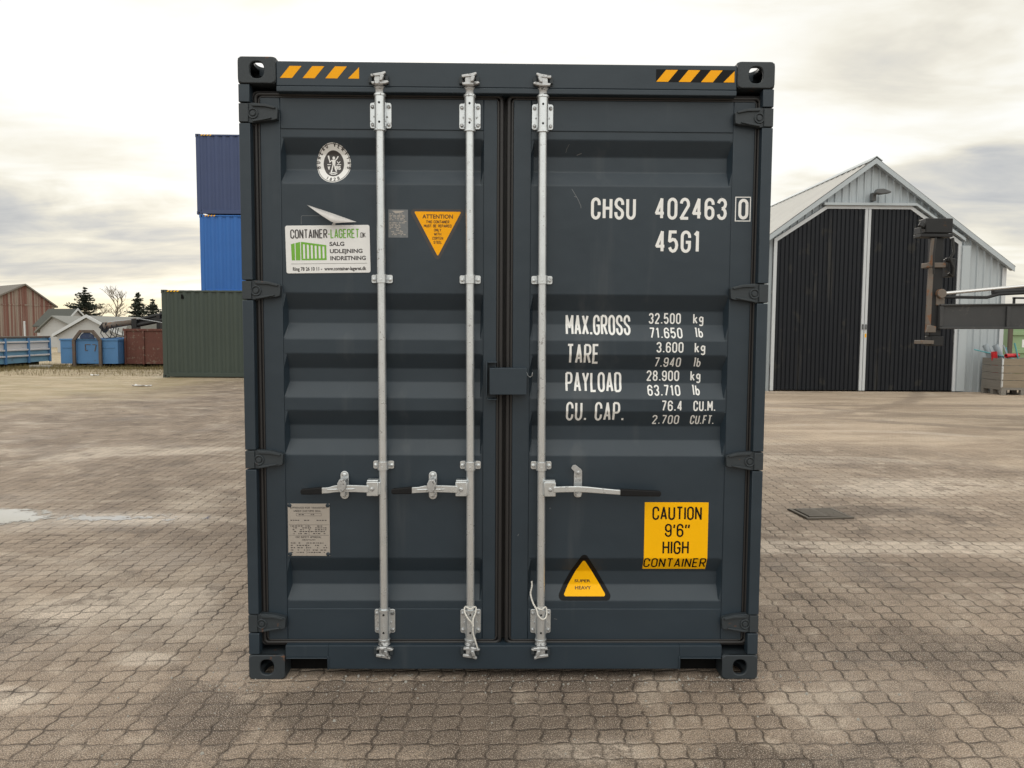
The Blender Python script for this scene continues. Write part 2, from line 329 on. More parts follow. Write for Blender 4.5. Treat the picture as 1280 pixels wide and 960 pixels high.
def ground_material():
    Mt = bpy.data.materials.new('worn_wavy_pavers'); Mt.use_nodes = True; Mt.node_tree.nodes.clear(); g = NT(Mt.node_tree)
    o = g.node('ShaderNodeOutputMaterial'); b = g.node('ShaderNodeBsdfPrincipled'); g.l.new(b.outputs[0], o.inputs[0])
    P = g.node('ShaderNodeNewGeometry').outputs['Position']
    x, y, z = g.xyz(P)
    wob = g.noise(P, 2.3, 3, 0.5, col=True); wx, wy, _ = g.xyz(wob)
    u = g.m('ADD', g.m('DIVIDE', g.m('SUBTRACT', x, 0.845), 0.115), g.m('MULTIPLY', g.m('SUBTRACT', wx, 0.5), 0.35))
    v = g.m('ADD', g.m('DIVIDE', g.m('ADD', y, 0.46), 0.111), g.m('MULTIPLY', g.m('SUBTRACT', wy, 0.5), 0.35))
    T = 2 * math.pi
    u2 = g.m('ADD', u, g.m('MULTIPLY', g.m('SINE', g.m('MULTIPLY', v, T)), 0.06))
    v2 = g.m('ADD', v, g.m('MULTIPLY', g.m('SINE', g.m('MULTIPLY', u, T)), 0.05))
    fu, fv = g.m('FRACT', u2), g.m('FRACT', v2)
    eu = g.m('MINIMUM', fu, g.m('SUBTRACT', 1.0, fu)); ev = g.m('MINIMUM', fv, g.m('SUBTRACT', 1.0, fv))
    e = g.m('MINIMUM', eu, ev)
    jn = g.noise(P, 5.0, 3, 0.6)
    rough_e = g.m('ADD', e, g.m('MULTIPLY', g.m('SUBTRACT', g.noise(P, 60, 3), 0.5), 0.06))
    joint = g.ss(rough_e, 0.050, 0.012)
    open_ = g.ss(jn, 0.42, 0.64)
    jv = g.m('MULTIPLY', joint, g.m('ADD', 0.12, g.m('MULTIPLY', open_, 0.80)))
    cell = g.comb(g.m('FLOOR', u2), g.m('FLOOR', v2), 0.0)
    wn = g.node('ShaderNodeTexWhiteNoise', {'Vector': cell}, noise_dimensions='2D').outputs['Value']
    big = g.noise(P, 0.55, 5, 0.6, 0.4); mid = g.noise(P, 2.1, 6, 0.65, 0.3); fine = g.noise(P, 150, 3, 0.7); agg = g.noise(P, 190, 2, 0.6); grit = g.noise(P, 45, 4, 0.7)
    base = g.mix(g.ss(big, 0.35, 0.65), (0.215, 0.167, 0.120), (0.350, 0.283, 0.208))
    patch = None                                  # dusty, worn places in the yard; beside the puddle a wet gleam painted pale
    edge = g.m('ADD', g.m('MULTIPLY', g.m('SUBTRACT', mid, 0.5), 3.2), g.m('MULTIPLY', g.m('SUBTRACT', grit, 0.5), 1.2))
    for cx_, cy_, rx_, ry_, ang in ((-2.45, 0.90, 0.55, 0.38, 0.5), (-2.05, 1.05, 0.30, 0.36, 0.2), (-1.83, 0.24, 0.20, 0.10, 0), (-5.35, 6.6, 0.45, 1.0, -0.35), (-4.3, 6.8, 0.9, 0.35, 0.5), (2.9, 2.25, 2.4, 0.22, 0.0),
                                    (-2.35, -0.22, 0.35, 0.16, 0), (0.35, -0.62, 0.30, 0.10, 0), (-3.2, 3.1, 0.9, 0.22, 0), (-7.2, 6.5, 0.9, 0.4, 0.3), (-3.4, 8.8, 0.9, 0.5, 0.3), (4.6, 4.6, 1.4, 0.5, 0.2), (6.5, 2.8, 1.2, 0.3, 0.1)):
        q = g.vm('SUBTRACT', P, (cx_, cy_, 0)); rx, ry, _ = g.xyz(q); ca, sa = math.cos(ang), math.sin(ang)
        a1 = g.m('DIVIDE', g.m('ADD', g.m('MULTIPLY', rx, ca), g.m('MULTIPLY', ry, sa)), rx_); a2 = g.m('DIVIDE', g.m('SUBTRACT', g.m('MULTIPLY', ry, ca), g.m('MULTIPLY', rx, sa)), ry_)
        f_ = g.ss(g.m('ADD', g.m('SQRT', g.m('ADD', g.m('MULTIPLY', a1, a1), g.m('MULTIPLY', a2, a2))), edge), 1.15, 0.55)
        patch = f_ if patch is None else g.m('MAXIMUM', patch, f_)
    base = g.mix(g.m('MULTIPLY', g.ss(mid, 0.53, 0.64), 0.7), base, (0.48, 0.41, 0.315))
    base = g.mix(g.m('MULTIPLY', patch, 0.85), base, (0.62, 0.545, 0.435))
    stain_shade = None                                  # damp and dirt stains; those before the doors also paint container shade
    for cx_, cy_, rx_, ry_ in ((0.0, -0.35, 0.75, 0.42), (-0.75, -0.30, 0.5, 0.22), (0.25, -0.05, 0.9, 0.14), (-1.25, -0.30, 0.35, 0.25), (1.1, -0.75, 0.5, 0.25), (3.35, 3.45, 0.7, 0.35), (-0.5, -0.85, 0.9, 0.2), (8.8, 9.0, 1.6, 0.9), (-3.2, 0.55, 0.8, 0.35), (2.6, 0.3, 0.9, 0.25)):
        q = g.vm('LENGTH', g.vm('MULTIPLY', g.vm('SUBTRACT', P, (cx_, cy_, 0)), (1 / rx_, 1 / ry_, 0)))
        f_ = g.ss(g.m('ADD', q, edge), 1.25, 0.45); stain_shade = f_ if stain_shade is None else g.m('MAXIMUM', stain_shade, f_)
    base = g.mix(g.m('MULTIPLY', stain_shade, 0.80), base, (0.105, 0.080, 0.058))
    base = g.mix(g.m('MULTIPLY', g.ss(mid, 0.47, 0.36), 0.75), base, (0.130, 0.099, 0.071))
    # sandy dust on the far right, thin yellowed moss and dead grass on the far left
    wv = g.m('MULTIPLY', g.m('SUBTRACT', big, 0.5), 9.0)
    sand = g.m('MULTIPLY', g.ss(g.m('ADD', y, wv), 3.5, 9.5), g.ss(g.m('ADD', x, g.m('MULTIPLY', wv, 0.4)), 0.0, 3.5))
    st = g.noise(g.vm('MULTIPLY', P, (0.28, 1.25, 1)), 1.15, 5, 0.6, 0.6)
    sandc = g.mix(g.ss(st, 0.38, 0.62), (0.36, 0.282, 0.195), (0.58, 0.475, 0.34))
    base = g.mix(g.m('MULTIPLY', sand, 0.88), base, sandc)
    st2 = g.noise(g.vm('MULTIPLY', g.comb(g.m('ADD', x, g.m('MULTIPLY', y, -0.5)), g.m('ADD', y, g.m('MULTIPLY', x, 0.25)), 0.0), (0.35, 1.1, 1)), 1.0, 5, 0.6, 0.8)
    dust = g.m('MULTIPLY', g.ss(st2, 0.53, 0.70), g.ss(y, -1.2, 1.6))
    base = g.mix(g.m('MULTIPLY', dust, 0.7), base, (0.60, 0.53, 0.42))
    moss = g.m('MULTIPLY', g.ss(g.m('ADD', y, wv), 10, 17), g.ss(g.m('SUBTRACT', g.m('MULTIPLY', wv, 0.5), x), 6.5, 11))
    mossc = g.mix(g.ss(g.noise(g.vm('MULTIPLY', P, (0.5, 1.2, 1)), 1.4, 6, 0.65), 0.4, 0.6), (0.46, 0.375, 0.23), (0.30, 0.25, 0.11))
    base = g.mix(g.m('MULTIPLY', moss, 0.9), base, mossc)
    # tyre tracks curving across the dusty part
    def arc_track(cx, cy, rad, wdt):
        rr = g.m('ADD', g.vm('DISTANCE', P, (cx, cy, 0)), g.m('MULTIPLY', g.m('SUBTRACT', mid, 0.5), 0.7))
        return g.ss(g.m('ABSOLUTE', g.m('SUBTRACT', rr, rad)), wdt, wdt * 0.25)
    tr = None
    for a in ((9.0, -13.0, 24.5, 0.34), (9.0, -13.0, 26.6, 0.34), (14.0, 21.0, 10.8, 0.30), (14.0, 21.0, 12.6, 0.30), (-2.0, 24.0, 15.0, 0.3)):
        q = arc_track(*a); tr = q if tr is None else g.m('MAXIMUM', tr, q)
    base = g.mix(g.m('MULTIPLY', g.m('MULTIPLY', tr, sand), g.m('ADD', 0.15, g.m('MULTIPLY', st, 0.8))), base, (0.20, 0.158, 0.115))
    # per stone shade, joints, grit
    soft = g.m('MULTIPLY', g.m('SUBTRACT', 1.0, g.m('MULTIPLY', moss, 0.9)), g.m('SUBTRACT', 1.0, g.m('MULTIPLY', sand, 0.6)))
    k = g.m('ADD', 1.0, g.m('MULTIPLY', g.m('MULTIPLY', g.m('SUBTRACT', wn, 0.5), 0.26), soft))
    k = g.m('MULTIPLY', k, g.m('MULTIPLY', g.m('MAXIMUM', 0.30, g.m('ADD', -0.6, g.m('MULTIPLY', fine, 3.2))), g.m('ADD', 0.45, g.m('MULTIPLY', grit, 1.1))))
    base = g.vm('MULTIPLY', base, g.comb(k, k, k))
    base = g.mix(g.m('MULTIPLY', g.ss(agg, 0.55, 0.62), 0.85), base, (0.62, 0.55, 0.45))
    base = g.mix(g.m('MULTIPLY', g.ss(agg, 0.45, 0.385), 0.7), base, (0.085, 0.07, 0.055))
    base = g.mix(g.m('MULTIPLY', g.m('MULTIPLY', jv, soft), 0.72), base, (0.072, 0.056, 0.043))
    base = g.vm('MULTIPLY', base, (0.99, 0.955, 0.99))
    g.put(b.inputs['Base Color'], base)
    wet = g.ss(g.noise(P, 0.9, 4, 0.6), 0.5, 0.66)
    rim = g.ss(g.m('ADD', g.vm('LENGTH', g.vm('MULTIPLY', g.vm('SUBTRACT', P, (-3.9, 3.05, 0)), (0.62, 2.2, 1))), g.m('MULTIPLY', g.m('SUBTRACT', grit, 0.5), 1.6)), 1.15, 0.35)
    g.put(b.inputs['Roughness'], g.m('SUBTRACT', g.m('SUBTRACT', 0.80, g.m('MULTIPLY', wet, 0.22)), g.m('MULTIPLY', rim, 0.42)))
    b.inputs['Specular IOR Level'].default_value = 0.4
    pil = g.ss(e, 0.0, 0.14)
    h = g.m('ADD', g.m('MULTIPLY', pil, 0.35), g.m('ADD', g.m('MULTIPLY', fine, 0.22), g.m('MULTIPLY', wn, 0.12)))
    h = g.m('ADD', g.m('SUBTRACT', h, g.m('MULTIPLY', jv, 0.9)), g.m('MULTIPLY', mid, 0.5))
    bn = g.node('ShaderNodeBump', {'Strength': g.m('ADD', 0.40, g.m('MULTIPLY', soft, 0.55)), 'Distance': 0.018, 'Height': h})
    g.put(b.inputs['Normal'], bn.outputs[0])
    return Mt
M['pavers'] = ground_material()
def puddle_material():
    Mt = bpy.data.materials.new('shallow_water'); Mt.use_nodes = True; g = NT(Mt.node_tree); b = Mt.node_tree.nodes['Principled BSDF']
    b.inputs['Base Color'].default_value = (0.16, 0.145, 0.12, 1); b.inputs['Roughness'].default_value = 0.03; b.inputs['Specular IOR Level'].default_value = 1.0
    b.inputs['Coat Weight'].default_value = 1.0; b.inputs['Coat Roughness'].default_value = 0.02
    P = g.node('ShaderNodeNewGeometry').outputs['Position']
    bn = g.node('ShaderNodeBump', {'Strength': 0.03, 'Distance': 0.01, 'Height': g.noise(P, 7, 2)}); g.put(b.inputs['Normal'], bn.outputs[0])
    rag = g.m('ADD', g.m('MULTIPLY', g.m('SUBTRACT', g.noise(P, 6, 5, 0.65), 0.5), 1.5), g.m('MULTIPLY', g.m('SUBTRACT', g.noise(P, 40, 3), 0.5), 0.5))
    def el(cx, cy, rx, ry): return g.vm('LENGTH', g.vm('MULTIPLY', g.vm('SUBTRACT', P, (cx, cy, 0)), (1 / rx, 1 / ry, 0)))
    a = g.ss(g.m('ADD', el(-4.80, 3.14, 0.85, 0.34), rag), 1.02, 0.80)
    a2 = g.ss(g.m('ADD', el(-3.5, 3.12, 1.25, 0.20), g.m('MULTIPLY', rag, 2.2)), 0.45, 0.1)
    g.put(b.inputs['Alpha'], g.m('MAXIMUM', a, g.m('MULTIPLY', a2, 0.85)))
    return Mt
M['water'] = puddle_material()

# ------------------------------------------------------------------ ground
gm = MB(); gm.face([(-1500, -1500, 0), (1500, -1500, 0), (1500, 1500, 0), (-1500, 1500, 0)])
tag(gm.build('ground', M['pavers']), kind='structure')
def puddle(cx, cy, rx, ry, seed, rot=0.0):
    rnd = random.Random(seed); mb = MB(); pts = []
    ph = [(rnd.uniform(0, 6.28), rnd.uniform(0.06, 0.20)) for _ in range(5)]
    for i in range(72):
        a = 2 * math.pi * i / 72
        k = 1 + sum(w * math.sin((j + 2) * a + p) for j, (p, w) in enumerate(ph)) * 0.7
        ex, ey = rx * k * math.cos(a), ry * k * math.sin(a)
        pts.append((cx + ex * math.cos(rot) - ey * math.sin(rot), cy + ex * math.sin(rot) + ey * math.cos(rot), 0.004))
    mb.face(pts); return tag(mb.build('puddle', M['water']), kind='structure')
puddle(-4.2, 3.12, 1.9, 0.55, 3, 0.0)

# ------------------------------------------------------------------ stroke lettering
def A(cx, cy, rx, ry, a0, a1, n=9):
    return [(cx + rx * math.cos(R(a0 + (a1 - a0) * i / n)), cy + ry * math.sin(R(a0 + (a1 - a0) * i / n))) for i in range(n + 1)]
w, h = 0.46, 0.23
RB = lambda z0, z1: [(0, z1), (w - 0.2, z1)] + A(w - 0.2, z1 - 0.2, 0.2, 0.2, 90, 0, 5) + A(w - 0.2, z0 + 0.2, 0.2, 0.2, 0, -90, 5) + [(0, z0)]
GL = {
 'A': (w, [[(0, 0), (h, 1), (w, 0)], [(0.07, 0.27), (w - 0.07, 0.27)]]),
 'B': (w, [[(0, 0), (0, 1)], RB(0.52, 1), RB(0, 0.52)]),
 'C': (w, [[(w, 0.68)] + A(h, 1 - h, h, h, 0, 180) + A(h, h, h, h, 180, 360) + [(w, 0.32)]]),
 'D': (w, [[(0, 0), (0, 1)], RB(0, 1)]),
 'E': (0.40, [[(0.40, 1), (0, 1), (0, 0), (0.40, 0)], [(0, 0.52), (0.34, 0.52)]]),
 'F': (0.40, [[(0.40, 1), (0, 1), (0, 0)], [(0, 0.52), (0.34, 0.52)]]),
 'G': (w, [[(w, 0.70)] + A(h, 1 - h, h, h, 0, 180) + A(h, h, h, h, 180, 360) + [(w, 0.47), (h, 0.47)]]),
 'H': (w, [[(0, 0), (0, 1)], [(w, 0), (w, 1)], [(0, 0.52), (w, 0.52)]]),
 'I': (0.0, [[(0, 0), (0, 1)]]),
 'J': (0.40, [[(0, 0.32)] + A(0.2, 0.2, 0.2, 0.2, 180, 360) + [(0.40, 1)]]),
 'K': (w, [[(0, 0), (0, 1)], [(w, 1), (0, 0.38)], [(0.13, 0.53), (w, 0)]]),
 'L': (0.38, [[(0, 1), (0, 0), (0.38, 0)]]),
 'M': (0.56, [[(0, 0), (0, 1), (0.28, 0.35), (0.56, 1), (0.56, 0)]]),
 'N': (w, [[(0, 0), (0, 1), (w, 0), (w, 1)]]),
 'O': (w, [A(h, 1 - h, h, h, 0, 180) + A(h, h, h, h, 180, 360) + [(w, 1 - h)]]),
 'P': (w, [[(0, 0), (0, 1)], RB(0.44, 1)]),
 'R': (w, [[(0, 0), (0, 1)], RB(0.48, 1), [(0.22, 0.48), (w, 0)]]),
 'S': (w, [[(w, 0.70)] + A(h, 1 - h, h, h, 0, 180) + [(0, 0.72), (0.07, 0.60), (w - 0.07, 0.41), (w, 0.29)] + A(h, h, h, h, 0, -180) + [(0, 0.32)]]),
 'T': (w, [[(0, 1), (w, 1)], [(h, 1), (h, 0)]]),
 'U': (w, [[(0, 1), (0, h)] + A(h, h, h, h, 180, 360) + [(w, 1)]]),
 'V': (w, [[(0, 1), (h, 0), (w, 1)]]),
 'W': (0.60, [[(0, 1), (0.15, 0), (0.30, 0.75), (0.45, 0), (0.60, 1)]]),
 'X': (w, [[(0, 0), (w, 1)], [(0, 1), (w, 0)]]),
 'Y': (w, [[(0, 1), (h, 0.48), (w, 1)], [(h, 0.48), (h, 0)]]),
 '0': (w, [A(h, 1 - h, h, h, 0, 180) + A(h, h, h, h, 180, 360) + [(w, 1 - h)]]),
 '1': (0.24, [[(0, 0.84), (0.16, 1), (0.16, 0)]]),
 '2': (w, [A(h, 1 - h, h, h, 180, 0) + [(w, 0.66), (0, 0), (w, 0)]]),
 '3': (w, [A(h, 0.76, h, 0.24, 170, -90), A(h, 0.26, h, 0.26, 90, -170)]),
 '4': (w, [[(0.34, 0), (0.34, 1), (0, 0.26), (w + 0.02, 0.26)]]),
 '5': (w, [[(w - 0.02, 1), (0.04, 1), (0, 0.52)] + A(h, 0.31, h, 0.31, 130, -160)]),
 '6': (w, [[(w, 0.72)] + A(h, 1 - h, h, h, 0, 180) + A(h, h, h, h, 180, 360) + [(w, 0.36)], A(h, 0.36, h, 0.22, 0, 175)]),
 '7': (w, [[(0, 1), (w, 1), (0.14, 0)]]),
 '8': (w, [A(h, 0.76, h * 0.92, 0.24, -90, 270, 18), A(h, 0.26, h, 0.26, -90, 270, 18)]),
 '9': (w, [[(0, 0.28)] + A(h, h, h, h, 180, 360) + A(h, 1 - h, h, h, 0, 180) + [(0, 0.64)], A(h, 0.64, h, 0.22, 180, 355)]),
 '.': (0.06, [[(0.03, -0.02), (0.03, 0.10)]]), '-': (0.22, [[(0, 0.45), (0.22, 0.45)]]),
 "'": (0.06, [[(0.06, 1), (0.0, 0.70)]]), '"': (0.32, [[(0.06, 1), (0.0, 0.70)], [(0.32, 1), (0.26, 0.70)]]),
 'k': (0.38, [[(0, 0), (0, 1)], [(0.36, 0.66), (0, 0.30)], [(0.12, 0.42), (0.38, 0)]]),
 'g': (0.38, [A(0.19, 0.44, 0.19, 0.24, 0, 360, 16), [(0.38, 0.68), (0.38, -0.08)] + A(0.19, -0.08, 0.19, 0.16, 0, -160, 8)]),
 'l': (0.12, [[(0, 1), (0.12, 1), (0.12, 0)]]),
 'b': (0.38, [[(0, 1), (0, 0)], A(0.19, 0.30, 0.19, 0.30, 180, -180, 16)]),
 ' ': (0.24, []), }
def stroke_polys(pl, wt):
    out = []; n = len(pl); L, Rr = [], []
    for i in range(n):
        p = Vector(pl[i]); a = Vector(pl[max(i - 1, 0)]); b = Vector(pl[min(i + 1, n - 1)])
        d0 = (p - a).normalized() if i else (b - p).normalized(); d1 = (b - p).normalized() if i < n - 1 else d0
        if d0.length < 0.5: d0 = d1
        if d1.length < 0.5: d1 = d0
        t = d0 + d1
        if t.length < 0.2: t = Vector((-d0.y, d0.x)) * 0.3 + d0
        t.normalize(); nn_ = Vector((-t.y, t.x)); k = 1 / max(0.42, nn_.dot(Vector((-d0.y, d0.x))))
        L.append(p + nn_ * wt / 2 * k); Rr.append(p - nn_ * wt / 2 * k)
    for i in range(n - 1):
        if (Vector(pl[i + 1]) - Vector(pl[i])).length > 1e-5: out.append([L[i], L[i + 1], Rr[i + 1], Rr[i]])
    return out
def sharp_split(q, wt):
    """cut a stroke at its pointed corners so that no stroke folds over itself"""
    parts = [[q[0]]]
    for i in range(1, len(q) - 1):
        a, p, b = Vector(q[i - 1]), Vector(q[i]), Vector(q[i + 1]); parts[-1].append(q[i])
        if (p - a).length > 1e-6 and (b - p).length > 1e-6:
            d0, d1 = (p - a).normalized(), (b - p).normalized()
            if d0.dot(d1) < -0.1:
                e = wt * 0.22; parts[-1][-1] = tuple(p + d0 * e); parts.append([tuple(p - d1 * e)])
    parts[-1].append(q[-1]); return parts
def text_width(s, wide, gap): return sum(GL[c][0] * wide + gap for c in s) - gap
def letters(s, x, z, ht, wt=0.13, wide=1.0, gap=0.2, fit=None, align='l', rot=0.0, slant=0.0):
    """[(layer, polygon)] of upright stroke lettering, baseline left at x,z; fit = total width"""
    if fit:
        tw = text_width(s, 1.0, gap); sx = fit / ht / (tw + wt)
    else: sx = wide
    total = (text_width(s, 1.0, gap)) * sx * ht
    cx = {'l': wt * ht / 2 * (1 if fit else 0), 'c': -total / 2, 'r': -total}[align]
    out = []; c_, s_ = math.cos(rot), math.sin(rot); lay = 0
    for ch in s:
        gw, pls = GL[ch]
        for pl in pls:
            q = [((px * sx) * ht + cx + slant * py * ht, (py * (1 - wt) + wt / 2) * ht) for px, py in pl]
            for sub in sharp_split(q, wt * ht):
                lay = (lay + 1) % 7
                for poly in stroke_polys(sub, wt * ht):
                    out.append((lay, [(x + a * c_ - b * s_, z + a * s_ + b * c_) for a, b in poly]))
        cx += (gw + gap) * sx * ht
    return out
def font_text(s, x, z, ht, fit=None, align='l', bold=0.0):
    cv = bpy.data.curves.new('t', 'FONT'); cv.body = s; cv.size = 1.0; cv.offset = bold; cv.resolution_u = 3
    ob = bpy.data.objects.new('t', cv); COL.objects.link(ob); bpy.context.view_layer.update()
    me = bpy.data.meshes.new_from_object(ob.evaluated_get(bpy.context.evaluated_depsgraph_get()))
    vs = [v.co.copy() for v in me.vertices]; x0 = min(v.x for v in vs); x1 = max(v.x for v in vs)
    cap = 0.729; sy = ht / cap; sx = fit / (x1 - x0) if fit else sy
    off = {'l': 0, 'c': -(x1 - x0) * sx / 2, 'r': -(x1 - x0) * sx}[align]
    out = [(0, [(x + off + (vs[i].x - x0) * sx, z + vs[i].y * sy) for i in p.vertices]) for p in me.polygons]
    bpy.data.objects.remove(ob); bpy.data.curves.remove(cv); bpy.data.meshes.remove(me)
    return out
def ell(cx, cz, rx, rz, n=48): return [(cx + rx * math.cos(2 * math.pi * i / n), cz + rz * math.sin(2 * math.pi * i / n)) for i in range(n)]
def rrect(x0, x1, z0, z1, r, n=5):
    return A(x1 - r, z1 - r, r, r, 0, 90, n) + A(x0 + r, z1 - r, r, r, 90, 180, n) + A(x0 + r, z0 + r, r, r, 180, 270, n) + A(x1 - r, z0 + r, r, r, 270, 360, n)
def rect(x0, x1, z0, z1): return [(x0, z0), (x1, z0), (x1, z1), (x0, z1)]
def rtri(p, r, n=5):                          # rounded triangle
    out = []; c = Vector((sum(q[0] for q in p) / 3, sum(q[1] for q in p) / 3))
    for i in range(3):
        a, b, d_ = Vector(p[i - 1]), Vector(p[i]), Vector(p[(i + 1) % 3])
        e0, e1 = (a - b).normalized(), (d_ - b).normalized(); half = e0.angle(e1) / 2
        bis = (e0 + e1).normalized(); o_ = b + bis * (r / math.sin(half)); t = r / math.tan(half)
        s0, s1 = b + e0 * t - o_, b + e1 * t - o_
        a0 = math.atan2(s0.y, s0.x); da = (math.atan2(s1.y, s1.x) - a0 + math.pi) % (2 * math.pi) - math.pi
        out += [(o_.x + r * math.cos(a0 + da * k / n), o_.y + r * math.sin(a0 + da * k / n)) for k in range(n + 1)]
    return out

# ------------------------------------------------------------------ the big container's end
DY = 0.045                                     # door skin behind the face of the castings
K = 1 + 0.048 / 3.577
def fx(x): return CAM[0] + (x - CAM[0]) * K    # survey taken on the casting plane, carried to the door skin
def fz(z): return CAM[2] + (z - CAM[2]) * K
GD = 0.042
KG = 1 + GD / 3.577
GROOVES = [(2.539, 2.462, 2.394, 2.333), (1.837, 1.762, 1.697, 1.625), (1.558, 1.491, 1.426, 1.353), (1.293, 1.226, 1.158, 1.084), (0.592, 0.532, 0.466, 0.386)]
GROOVES = [(fz(a), CAM[2] + (fz(b) - CAM[2]) * KG, CAM[2] + (fz(c) - CAM[2]) * KG, fz(e)) for a, b, c, e in GROOVES]
PAN_L = (fx(-1.030), fx(-0.107)); PAN_R = (fx(0.110), fx(1.034)); PZ = (fz(0.348), fz(2.576))
PY = DY + 0.004
def prof0(z):
    for a, b, c, e in GROOVES:
        if e < z < a:
            if z > b: return GD * (a - z) / (a - b)
            if z > c: return GD
            return GD * (z - e) / (c - e)
    return 0.0
FR = 0.0045                                     # the folds are pressed with a small radius
BREAKS = sorted(v + k for gr in GROOVES for v in gr for k in (-FR, -FR / 3, FR / 3, FR))
def prof_b(z):
    for gr in GROOVES:
        for v in gr:
            if abs(z - v) < FR:
                return sum(prof0(z + FR * (i - 6) / 6) for i in range(13)) / 13
    return prof0(z)
BV = [prof_b(z) for z in BREAKS]
def prof(z):
    if z <= BREAKS[0] or z >= BREAKS[-1]: return 0.0
    for i in range(len(BREAKS) - 1):
        if BREAKS[i] <= z <= BREAKS[i + 1]:
            return BV[i] + (BV[i + 1] - BV[i]) * (z - BREAKS[i]) / (BREAKS[i + 1] - BREAKS[i])
    return 0.0
def door_y(x, z):
    for x0, x1 in (PAN_L, PAN_R):
        if x0 < x < x1 and PZ[0] < z < PZ[1]:
            k = min(1, (x - x0) / 0.014, (x1 - x) / 0.014)
            return PY + prof(z) * max(0, k)
    return DY
def decal(name, m_, polys, lift, parent, surf=door_y, label=None):
    """flat print lying on a surface: follows every fold of the door skin"""
    b = bmesh.new(); lays = []
    for lay, poly in polys:
        vs = [b.verts.new((p[0], -(lift + lay * 0.00012), p[1])) for p in poly]
        try: b.faces.new(vs)
        except ValueError: pass
    if surf is door_y:
        zs = [v.co.z for v in b.verts]; lo, hi = min(zs), max(zs)
        for zb in BREAKS:
            if lo < zb < hi:
                bmesh.ops.bisect_plane(b, geom=b.verts[:] + b.edges[:] + b.faces[:], plane_co=(0, 0, zb), plane_no=(0, 0, 1))
        for xb in (PAN_L[1], PAN_R[1]):
            xs = [v.co.x for v in b.verts]
            if min(xs) < xb < max(xs): bmesh.ops.bisect_plane(b, geom=b.verts[:] + b.edges[:] + b.faces[:], plane_co=(xb, 0, 0), plane_no=(1, 0, 0))
    for v in b.verts: v.co.y += surf(v.co.x, v.co.z)
    for f in b.faces:
        f.normal_update()
        if f.normal.y > 0: f.normal_flip()
    me = bpy.data.meshes.new(name); b.to_mesh(me); b.free(); me.materials.append(m_)
    o = bpy.data.objects.new(name, me); COL.objects.link(o); o.parent = parent
    if label: o['label'] = label
    return o

BOX = empty('shipping_container', 'large anthracite grey shipping container with closed double doors and white lettering, nearest', 'container')
LEN, HW, HT = 12.192, 1.219, 2.896
def casting(mb, sx, top, rear=False, wide=0.172):
    y0, y1 = (0, 0.178) if not rear else (LEN - 0.178, LEN)
    z0, z1 = (HT - 0.118, HT) if top else (0.0, 0.118)
    x0, x1 = (-HW, -HW + wide) if sx < 0 else (HW - wide, HW)
    cx, cz, cy = (x0 + x1) / 2, (z0 + z1) / 2, (y0 + y1) / 2; th = 0.022
    hy = y1 if rear else y0; wy = -1 if rear else 1
    mb.holed((cx, hy, cz), (1, 0, 0), (0, 0, 1), (0, wy, 0), wide / 2, 0.059, 0.033, 0.037, 0.020, th)
    ox = x0 if sx < 0 else x1
    mb.holed((ox, cy, cz), (0, 1, 0), (0, 0, 1), (1 if sx < 0 else -1, 0, 0), 0.087, 0.057, 0.040, 0.026, 0.010, th)
    mb.holed((cx, cy, z1 if top else z0), (1, 0, 0), (0, 1, 0), (0, 0, -1 if top else 1), wide / 2 - 0.002, 0.087, 0.032, 0.062, 0.010, th)
    ix = x1 if sx < 0 else x0; s_ = -1 if sx < 0 else 1
    mb.box(min(ix, ix + s_ * 0.012), max(ix, ix + s_ * 0.012), y0 + 0.004, y1 - 0.004, z0 + 0.004, z1 - 0.004)
    ry = y1 if not rear else y0
    mb.box(x0 + 0.005, x1 - 0.005, min(ry, ry - wy * 0.012), max(ry, ry - wy * 0.012), z0 + 0.005, z1 - 0.005)
    oz = z0 if top else z1
    mb.box(x0 + 0.006, x1 - 0.006, y0 + 0.006, y1 - 0.006, min(oz, oz + (0.012 if top else -0.012)), max(oz, oz + (0.012 if top else -0.012)))
for sx in (-1, 1):
    for top in (True, False):
        mb = MB(); casting(mb, sx, top); mb.build('corner_casting', M['paint_cast'], BOX, bevel=0.004)
        mb = MB(); casting(mb, sx, top, rear=True); mb.build('corner_casting', M['paint_cast'], BOX, bevel=0.004)
HINGE_Z = (2.649, 1.848, 1.058, 0.270)
for sx in (-1, 1):
    mb = MB()
    mb.box(*sorted((sx * 1.216, sx * 1.176)), 0.052, 0.17, 0.119, HT - 0.119)                     # post core
    mb.box(*sorted((sx * 1.1755, sx * 1.085)), 0.115, 0.16, 0.119, HT - 0.119)                    # inner return behind the doors
    ed = [0.121] + [v for z in sorted(HINGE_Z) for v in (z - 0.047, z + 0.047)] + [HT - 0.121]
    for a, b_ in zip(ed[::2], ed[1::2]): mb.box(*sorted((sx * 1.2185, sx * 1.168)), 0.004, 0.054, a, b_)
    mb.build('corner_post', M['paint'], BOX, bevel=0.003)
mb = MB()
mb.box(-1.046, 1.046, 0.004, 0.10, 2.768, 2.878); mb.box(-1.046, 1.046, 0.0005, 0.10, 2.742, 2.7675)
mb.build('header_rail', M['paint'], BOX, bevel=0.004)
mb = MB()                                                                                          # sill with fork notches at both ends
for a, b_, c_ in ((-1.045, -0.842, 0.106), (-0.8415, 0.8415, 0.048), (0.842, 1.045, 0.106)):
    mb.box(a, b_, 0.006, 0.10, c_, 0.163)
for a in (-0.845, 0.839): mb.box(a, a + 0.006, -0.001, 0.11, 0.046, 0.112)
for a, b_ in ((-1.043, -0.846), (0.846, 1.043)): mb.box(a, b_, 0.0, 0.11, 0.100, 0.1055)
mb.build('door_sill', M['paint'], BOX, bevel=0.0025)
mb = MB(); mb.box(-1.044, 1.044, 0.101, 0.115, 0.008, 0.130)
